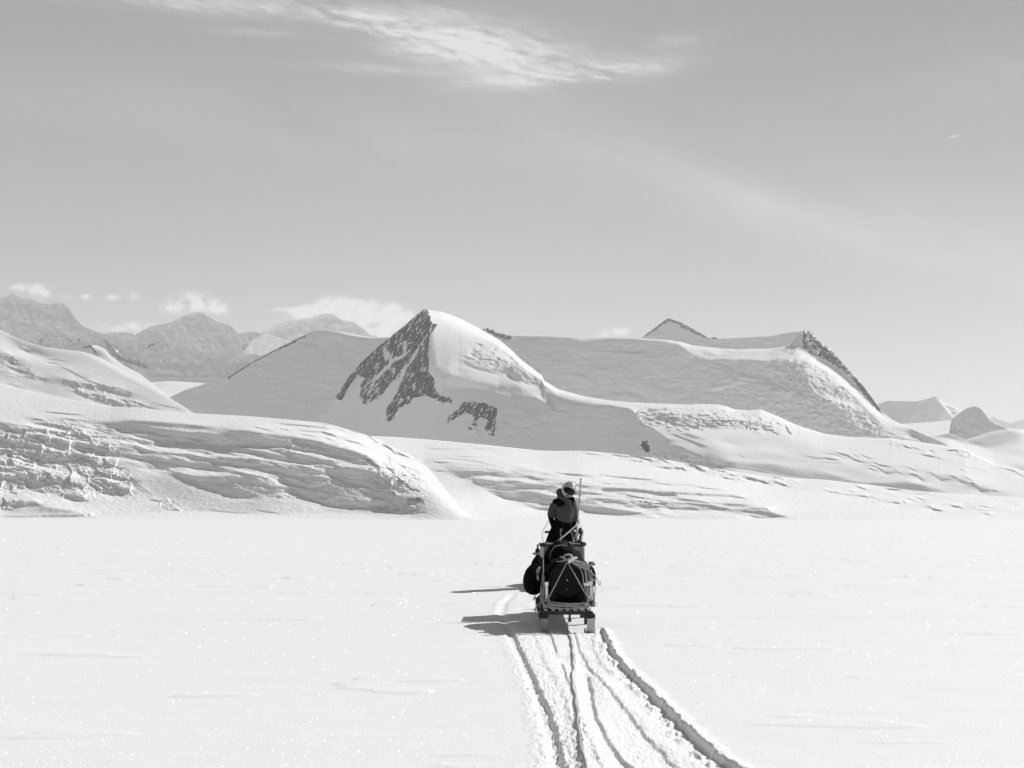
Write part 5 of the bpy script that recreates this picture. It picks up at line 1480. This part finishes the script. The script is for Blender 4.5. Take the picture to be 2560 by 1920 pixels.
bm = BM()
tube(bm, [Q(1425.5, 1329, 13.66), Q(1430, 1334, 13.66), Q(1432, 1345, 13.66), Q(1432.5, 1358, 13.66)], .006, 8, 5)
tube(bm, [Q(1440, 1334, 13.66), Q(1436, 1345, 13.66), Q(1433.5, 1357, 13.66)], .0045, 8, 3)
tube(bm, [Q(1434, 1350, 13.66), Q(1433, 1360, 13.66)], .013, 8)
tag(new_obj('cord_loop', bm, M_ROPE2), 'stiff pale cord looping down between the leaning rod and the stake', 'cord')
for i, (px_, py_, r_, lab) in enumerate(((1436.8, 1327.3, .014, 'white lump of snow on the cord right of the leaning rod'), (1446.5, 1337, .014, 'white lump of snow on the right of the stake'), (1368, 1359, .020, 'white lump of snow at the left end of the crate lid'), (1422.5, 1358, .019, 'white lump of snow on the lid behind the kit bag'))):
    bm = BM(); lump(bm, Q(px_, py_, 13.62), (r_ * 1.1, r_, r_), 50 + i, .3, 3, 3)
    tag(new_obj('snow_lump', bm, M_WHITE), lab, 'snow lump', 'snow lumps on the crate lid and tools')
bm = BM(); tube(bm, [Q(1362.5, 1362, 13.6), Q(1363.5, 1356, 13.6), Q(1368, 1354, 13.6), Q(1371, 1358, 13.6)], .0065, 8, 5)
tube(bm, [Q(1352, 1363, 13.58), Q(1358, 1361, 13.57), Q(1364, 1363, 13.56)], .016, 8, 3)
tag(new_obj('hose', bm, M_RUB), 'black hose curled over the left end of the crate lid', 'hose')
bm = BM()
lump(bm, Q(1455, 1360, 13.66), (.055, .06, .030), 61, .25, 3, 4)
lump(bm, Q(1449, 1354, 13.7), (.03, .04, .035), 62, .25, 3, 3)
lump(bm, Q(1451, 1345, 13.72), (.018, .03, .04), 63, .25, 3, 3)
tag(new_obj('stuff_sack', bm, M_DARKWOOD), 'small dark sack heaped on the right end of the crate lid', 'sack')

# rope trailing behind the sledge
bm = BM()
lx, ly = TR[4][0]
pts_ = []
for y in np.arange(2.3, 11.9, .12):
    x = float(np.interp(y, ly, lx)) + .012
    z = float(plain_full(np.array([x]), np.array([y]))[0]) + .006
    pts_.append((x + .004 * math.sin(y * 9), y, z))
pts_ += [(Q(1419, 1570, 11.95).x, 11.95, .01), (Q(1417, 1562, 12.02).x, 12.02, .05), (Q(1421, 1545, 12.04).x, 12.04, .10), (Q(1424, 1524, 12.06).x, 12.06, .19)]
tube(bm, pts_, .0065, 8)
tag(new_obj('trailing_rope', bm, M_ROPE2), 'long pale rope trailing from the sledge along the beaten track', 'rope')
# ------------------------------------------------------------------ snowmobile
SX, SY = 0.86, 18.4
sm = thing('snowmobile', (SX, SY, 0), 'dark snowmobile under the rider, mostly hidden behind the loaded sledge', 'snowmobile')


def loft(bm, secs):
    """secs: list of (y, [(x,z)...]) closed sections"""
    rings = [[bm.verts.new((SX + x, y, z)) for x, z in s] for y, s in secs]
    n = len(rings[0])
    for a, b in zip(rings[:-1], rings[1:]):
        for i in range(n):
            bm.faces.new((a[i], a[(i + 1) % n], b[(i + 1) % n], b[i]))
    bm.faces.new(rings[0][::-1]); bm.faces.new(rings[-1])


def sec(w, z0, z1, t=0.6):
    return [(-w, z0), (w, z0), (w, z0 + (z1 - z0) * .6), (w * t, z1), (-w * t, z1), (-w, z0 + (z1 - z0) * .6)]


bm = BM(); loft(bm, [(SY - .75, sec(.14, .42, .52)), (SY - .6, sec(.17, .40, .60)), (SY, sec(.17, .40, .62)), (SY + .35, sec(.14, .42, .66))]); new_obj('seat', bm, M_BLACK, sm, bevel=.02)
bm = BM(); loft(bm, [(SY - .95, sec(.22, .26, .40, .9)), (SY + .4, sec(.22, .26, .42, .9))]); new_obj('tunnel', bm, M_COWL, sm, smooth=False, bevel=.01)
bm = BM(); loft(bm, [(SY + .3, sec(.25, .24, .66, .6)), (SY + .7, sec(.36, .20, .74, .55)), (SY + 1.1, sec(.34, .20, .60, .5)), (SY + 1.4, sec(.18, .25, .38, .5))]); new_obj('cowling', bm, M_COWL, sm, bevel=.03)
bm = BM()
pts = []
prof = [(SY - .98, .17), (SY - .9, .03), (SY - .7, -.02), (SY + .35, -.02), (SY + .5, .10), (SY + .45, .22), (SY - .85, .28)]
prof = [(p.y, p.z) for p in smooth_path([(0, a, b) for a, b in prof + [prof[0]]], 4)][:-1]
va = [bm.verts.new((SX - .19, y, z)) for y, z in prof]; vb = [bm.verts.new((SX + .19, y, z)) for y, z in prof]
for i in range(len(prof)):
    j = (i + 1) % len(prof)
    bm.faces.new((va[i], va[j], vb[j], vb[i]))
bm.faces.new(va[::-1]); bm.faces.new(vb)
tr_ = new_obj('track', bm, M_RUB, sm, smooth=False)
for sx in (-1, 1):
    bm = BM()
    pth = [(SY + .35, .01), (SY + .5, -.005), (SY + 1.2, -.005), (SY + 1.4, .04), (SY + 1.5, .13)]
    prev = None
    for y, z in pth:
        ring = [bm.verts.new((SX + sx * .42 + dx, y, z + dz)) for dx, dz in ((-.06, 0), (.06, 0), (.06, .02), (-.06, .02))]
        if prev:
            for q in range(4):
                bm.faces.new((prev[q], prev[(q + 1) % 4], ring[(q + 1) % 4], ring[q]))
        else:
            bm.faces.new(ring[::-1])
        prev = ring
    bm.faces.new(prev)
    tube(bm, [(SX + sx * .42, SY + .95, .02), (SX + sx * .30, SY + .85, .36)], .018, 8)
    new_obj('ski', bm, M_COWL, sm, smooth=False)
    bm = BM(); box(bm, (SX + sx * .32, SY - .1, .245), (.16, 1.1, .02)); new_obj('running_board', bm, M_COWL, sm, smooth=False, bevel=.005)
bm = BM()
hl = Q(1362, 1330, SY + .35); hr = Vector((SX + .36, SY + .35, hl.z))
tube(bm, [hl + Vector((.1, 0, 0)), (SX - .1, SY + .5, .82), (SX, SY + .55, .74), (SX + .1, SY + .5, .82), hr - Vector((.1, 0, 0))], .014, 8, 4)
hb = new_obj('handlebar', bm, M_COWL, sm)
for a, b in ((hl, hl + Vector((.14, 0, 0))), (hr, hr - Vector((.14, 0, 0)))):
    bm = BM(); tube(bm, [a, b], .020, 10)
    g = new_obj('grip', bm, M_RUB, sm); g.parent = hb; g.matrix_parent_inverse = Matrix.Identity(4)
YW = SY + .75
Lp = [Q(1373, 1301, YW), Q(1364, 1315, YW), Q(1356.5, 1328, YW - .03), Q(1355.5, 1338, YW - .05), Q(1359, 1357, YW - .1)]
Rp = [Q(1447, 1311, YW), Q(1453, 1317, YW), Q(1457.5, 1328, YW - .03), Q(1458, 1338, YW - .05), Q(1454.5, 1354, YW - .1)]
bm = BM()
tube(bm, Lp[::-1] + [Q(1392, 1294, YW + .05), Q(1428, 1296, YW + .05)] + Rp, .006, 7, 5)
wsf = new_obj('windshield_rim', bm, M_GLASS, sm)
bm = BM()
ll = smooth_path(Lp, 5); rr_ = smooth_path(Rp, 5)
cols = []
for a, b in zip(ll, rr_):
    cols.append([bm.verts.new(a.lerp(b, t) + Vector((0, .16 * math.sin(math.pi * t), 0))) for t in (0, .2, .4, .6, .8, 1)])
for a, b in zip(cols[:-1], cols[1:]):
    for i in range(5):
        bm.faces.new((a[i], a[i + 1], b[i + 1], b[i]))
new_obj('windshield', bm, M_SEE, sm)
bm = BM(); lump(bm, Q(1451, 1331, SY + .25), (.040, .10, .085), 71, .1, 2, 4); new_obj('side_bulge', bm, M_RUB, sm)  # unidentified dark rounded form right of the rider
# tow line
bm = BM()
tube(bm, sag((.40, 14.5, .12), (SX, SY - .95, .28), .05, 9), .008, 7, 3)
tube(bm, sag((.84, 14.5, .12), (SX, SY - .95, .28), .05, 9), .008, 7, 3)
tag(new_obj('tow_line', bm, M_ROPE), 'pair of tow lines from the snowmobile hitch to the sledge front', 'rope')

# ------------------------------------------------------------------ rider
PY_ = SY
rider = thing('person', (SX, PY_, .26), 'person standing astride the snowmobile and looking back, grey jacket, black trousers, white helmet and goggles', 'person')


def skin(name, nodes, edges, mat, sub=2, root=0, parent=rider):
    me = bpy.data.meshes.new(name)
    me.from_pydata([n[0] for n in nodes], edges, [])
    o = bpy.data.objects.new(name, me)
    COL.objects.link(o)
    me.materials.append(mat)
    sk = o.modifiers.new('skin', 'SKIN')
    if not me.skin_vertices:
        bm_ = bmesh.new(); bm_.from_mesh(me); bm_.verts.layers.skin.verify(); bm_.to_mesh(me); bm_.free()
    for i, n in enumerate(nodes):
        sv = me.skin_vertices[0].data[i]
        r_ = n[1]
        sv.radius = (r_, r_) if not isinstance(r_, (tuple, list)) else r_
        sv.use_root = (i == root)
    sk.use_smooth_shade = True
    ss = o.modifiers.new('subdivision', 'SUBSURF'); ss.levels = sub; ss.render_levels = sub
    dg_ = bpy.context.evaluated_depsgraph_get()
    ev = o.evaluated_get(dg_)
    m2 = bpy.data.meshes.new_from_object(ev)
    o.modifiers.clear()
    o.data = m2
    if not m2.materials:
        m2.materials.append(mat)
    for p in m2.polygons:
        p.use_smooth = True
    o.parent = parent
    o.matrix_parent_inverse = Matrix.Translation(parent.location).inverted()
    return o


def W3(px, py, dy=0.0):
    return tuple(Q(px, py, PY_ + dy))


# one continuous body: trunk, head, arms with gloved fingers, legs in black trousers and boots
N = [(W3(1403, 1328), (.21, .17)), (W3(1408, 1300), .15), (W3(1412, 1272), .15), (W3(1415, 1256), .10), (W3(1420, 1246, -.02), .055), (W3(1423, 1228, -.02), .085),     # 0-5
     (W3(1388, 1259), .075), (W3(1375, 1284, .02), .058), (W3(1380, 1306, -.05), .045), (W3(1382, 1313, -.08), .036),                                   # 6-9 near arm
     (W3(1431, 1258, .12), .075), (W3(1438, 1288, .26), .055), (W3(1434, 1312, .40), .040), ((SX + .24, PY_ + .40, .86), .034),                          # 10-13 far arm
     (W3(1386, 1345, .0), .14), ((.60, PY_ + .10, .62), .085), ((.56, PY_ - .02, .34), .06), ((.55, PY_ + .16, .30), .048),                              # 14-17
     (W3(1419, 1345, .0), .14), ((1.11, PY_ + .10, .62), .085), ((1.15, PY_ - .02, .34), .06), ((1.16, PY_ + .16, .30), .048)]                          # 18-21
E = [(0, 1), (1, 2), (2, 3), (3, 4), (4, 5), (3, 6), (6, 7), (7, 8), (8, 9), (3, 10), (10, 11), (11, 12), (12, 13), (0, 14), (14, 15), (15, 16), (16, 17), (0, 18), (18, 19), (19, 20), (20, 21)]
hand = Vector(N[9][0])
for k_, (dx, dy, ln) in enumerate(((-.020, -.012, .060), (-.006, -.016, .070), (.008, -.014, .066), (.021, -.008, .052))):
    a = hand + Vector((dx, dy, -.024)); b = a + Vector((dx * .3 + .004, -.006, -ln * .55)); c = b + Vector((.012, .008, -ln * .4))
    i0 = len(N)
    N += [(tuple(a), .011), (tuple(b), .010), (tuple(c), .008)]
    E += [(9, i0), (i0, i0 + 1), (i0 + 1, i0 + 2)]
a = hand + Vector((.030, -.022, -.004)); b = a + Vector((.018, -.006, -.030)); i0 = len(N)
N += [(tuple(a), .013), (tuple(b), .010)]; E += [(9, i0), (i0, i0 + 1)]
h2 = Vector(N[13][0])
for k_, dx in enumerate((-.022, -.007, .008, .022)):
    a = h2 + Vector((dx, .03, .01)); b = a + Vector((0, .03, -.02)); c = b + Vector((0, -.01, -.025)); i0 = len(N)
    N += [(tuple(a), .010), (tuple(b), .009), (tuple(c), .008)]; E += [(13, i0), (i0, i0 + 1), (i0 + 1, i0 + 2)]
a = h2 + Vector((-.03, .0, -.012)); i0 = len(N); N += [(tuple(a), .012), (tuple(a + Vector((-.004, .028, -.02))), .010)]; E += [(13, i0), (i0, i0 + 1)]
body = skin('body', N, E, M_BLACK, 2)

# jacket over trunk and arms
NJ = [(W3(1409, 1310), (.225, .17)), (W3(1411, 1293), (.245, .18)), (W3(1411, 1275), (.235, .18)), (W3(1411, 1259), (.18, .14)), (W3(1417, 1248, -.01), (.095, .085)),
      (W3(1390, 1260), .10), (W3(1379, 1280, .0), .092), (W3(1380, 1298, -.03), .078),
      (W3(1430, 1260, .12), .09), (W3(1435, 1286, .24), .070), (W3(1433, 1304, .34), .055)]
EJ = [(0, 1), (1, 2), (2, 3), (3, 4), (3, 5), (5, 6), (6, 7), (3, 8), (8, 9), (9, 10)]
jacket = skin('jacket', NJ, EJ, M_JACKET, 3)
jacket.data.materials.append(M_BLACK)
# creases in the cloth, black shoulder yoke, black cuff and zip panel
from mathutils import noise as mn_


def inpoly(x, y, pts):
    c = False
    n = len(pts)
    for i in range(n):
        xa, ya = pts[i]; xb, yb = pts[(i + 1) % n]
        if (ya > y) != (yb > y) and x < (xb - xa) * (y - ya) / (yb - ya) + xa:
            c = not c
    return c


def C1(*xy):
    return [(1260 + xy[i] / 7.9, 1180 + xy[i + 1] / 7.9) for i in range(0, len(xy), 2)]


def to_px(p):
    d = Vector(p) - Vector((0, 0, CAMZ))
    cf = Vector((0, math.cos(PITCH), math.sin(PITCH))); cu = Vector((0, -math.sin(PITCH), math.cos(PITCH)))
    z = d.dot(cf)
    return 1280 + F * d.x / z, 960 - F * d.dot(cu) / z


me = jacket.data
for v in me.vertices:
    n = mn_.fractal(Vector((v.co.x * 9, v.co.y * 9, v.co.z * 14)), .8, 2.1, 3)
    r1 = 1 - abs(mn_.noise(Vector((v.co.x * 7 + 3, v.co.y * 7, v.co.z * 17)))) * 3
    v.co += v.normal * (.010 * n - .010 * max(0, r1))
yoke = C1(925, 595, 1090, 468, 1200, 535, 1207, 640, 1085, 692, 1040, 650)
hem = C1(900, 950, 1040, 905, 1090, 960, 1310, 1085, 1380, 1300, 900, 1300)
zipp = C1(1310, 560, 1365, 600, 1412, 720, 1412, 820, 1395, 950, 1375, 1060, 1320, 1060, 1370, 900, 1390, 780, 1370, 690)
for p in me.polygons:
    c = jacket.matrix_world @ p.center if False else p.center
    x, y = to_px(c)
    if c.y < PY_ + .06 and (inpoly(x, y, yoke) or inpoly(x, y, hem) or inpoly(x, y, zipp)):
        p.material_index = 1
bm = BM(); tube(bm, [Q(1408, 1301, PY_ - .175), Q(1413, 1298.5, PY_ - .18), Q(1417, 1297, PY_ - .18)], .007, 6, 3); pf_ = new_obj('pocket_flap', bm, M_BLACK); pf_.parent = jacket
bm = BM()
lump(bm, Q(1401, 1233, PY_ + .06), (.070, .08, .085), 81, .08, 2, 4, rot=Matrix.Rotation(R(-20), 3, 'Y'))
tube(bm, [Q(1397, 1240, PY_ - .02), Q(1407, 1247, PY_ - .07), Q(1418, 1252, PY_ - .10), Q(1426, 1258, PY_ - .10)], [.045, .042, .036, .022], 10, 4)
new_obj('hood', bm, M_JACKET, rider)
bm = BM()
lump(bm, Q(1429, 1250, PY_ - .03), (.052, .06, .058), 83, .15, 2, 4, rot=Matrix.Rotation(R(25), 3, 'Y'))
new_obj('collar', bm, M_BLACK, rider)

# helmet with chin bar, goggles, vent
HC = Q(1422.5, 1224, PY_ - .03)
HR = Matrix.Rotation(R(8), 3, 'Z') @ Matrix.Rotation(R(23), 3, 'Y') @ Matrix.Rotation(R(8), 3, 'X')


def hp(a, e, r=1.0):
    """point on the shell; a = degrees round from the face, e = degrees above the brow line"""
    ca_, sa_ = math.cos(R(a)), math.sin(R(a)); ce, se = math.cos(R(e)), math.sin(R(e))
    x = .122 * sa_ * ce; y = -.150 * ca_ * ce; z = .145 * se
    if z < 0:
        z *= 1.02
        if ca_ > 0:
            y -= .020 * ca_ * min(1, -se * 2); x *= 1 - .20 * min(1, -se * 1.1) * ca_
    return HC + HR @ (Vector((x, y, z)) * r)


def shell(name, a0, a1, e_lo, e_hi, r, mat, na=24, ne=12, parent=rider, thick=.004):
    bm = BM()
    g = []
    for i in range(na + 1):
        a = a0 + (a1 - a0) * i / na
        lo, hi = e_lo(a), e_hi(a)
        g.append([bm.verts.new(hp(a, lo + (hi - lo) * j / ne, r)) for j in range(ne + 1)])
    for i in range(na):
        for j in range(ne):
            bm.faces.new((g[i][j], g[i + 1][j], g[i + 1][j + 1], g[i][j + 1]))
    o = new_obj(name, bm, mat, parent)
    s = o.modifiers.new('solidify', 'SOLIDIFY'); s.thickness = thick; s.offset = 1
    return o


bm = BM()
NA, NE = 48, 24
rings = []
for j in range(NE + 1):
    e = -72 + (90 + 72) * j / NE
    rings.append([bm.verts.new(hp(360 * i / NA, e)) for i in range(NA)] if e < 89.9 else [bm.verts.new(hp(0, 90))])
for a, b in zip(rings[:-1], rings[1:]):
    for i in range(NA):
        if len(b) == 1:
            bm.faces.new((a[i], a[(i + 1) % NA], b[0]))
        else:
            bm.faces.new((a[i], a[(i + 1) % NA], b[(i + 1) % NA], b[i]))
bm.faces.new(rings[0][::-1])
helmet = new_obj('helmet', bm, M_HELM, rider)
el = lambda a: max(0.0, 1 - (a / 62.0) ** 2) ** .5
gog = shell('goggles', -62, 62, lambda a: -6 - 24 * el(a), lambda a: -6 + 22 * el(a), 1.03, M_LENS, thick=.006)
rim = shell('visor_peak', -70, 70, lambda a: 20 - 4 * abs(a) / 70, lambda a: 30 - 6 * abs(a) / 70, 1.035, M_HELM, 24, 3, thick=.008)
vent = shell('chin_vent', -20, 20, lambda a: -50 + 4 * abs(a) / 20, lambda a: -36 - 4 * abs(a) / 20, 1.02, M_RUB, 8, 3, thick=.004)
for sx in (-1, 1):
    bm = BM(); c = hp(sx * 84, -4, 1.03); tube(bm, [c, c + (HR @ Vector((sx * .010, 0, 0)))], .017, 12); new_obj('side_screw', bm, M_PALE if sx < 0 else M_STRAP, rider)

# ------------------------------------------------------------------ ice crystals that glint on the crust
rs = np.random.RandomState(5)
n = 6500
vs, fs = [], []
cnt = 0
to_sun = np.array(sdir)
pxr = rs.uniform(-150, 2710, n); pyr = 1330 + (1960 - 1330) * rs.rand(n) ** .72
_, vr = raydir(pxr, pyr); Yr = -CAMZ / vr
ur, _ = raydir(pxr, pyr); Xr = ur * Yr
Zr = plain_full(Xr, Yr)
sz = (rs.pareto(3.0, n) * .5 + .6) * .0009 * (Yr / 7.0) ** .85
sz = np.clip(sz, 0, .0035 * (Yr / 7.0) ** .85)
for i in range(n):
    c = Vector((Xr[i], Yr[i], Zr[i] + .003))
    h = (sdir + (Vector((0, 0, CAMZ)) - c).normalized()).normalized()
    h = (h + Vector(rs.normal(0, .17, 3))).normalized()
    a = h.orthogonal().normalized(); b = h.cross(a)
    s = float(sz[i])
    k0 = len(vs)
    for q in range(6):
        an = q * math.pi / 3
        vs.append(c + (a * math.cos(an) + b * math.sin(an)) * s)
    vs.append(c - h * s * .5)
    fs.append(tuple(range(k0, k0 + 6)))
    for q in range(6):
        fs.append((k0 + (q + 1) % 6, k0 + q, k0 + 6))
me = bpy.data.meshes.new('ice_crystals')
me.from_pydata(vs, [], fs)
M_ICE, _nt, _b = new_mat('ice_facet')
_b.inputs['Base Color'].default_value = grey3(.95)
_b.inputs['Metallic'].default_value = 1.0
_b.inputs['Roughness'].default_value = .3
me.materials.append(M_ICE)
ice = bpy.data.objects.new('ice_crystals', me)
COL.objects.link(ice)
ice['kind'] = 'stuff'
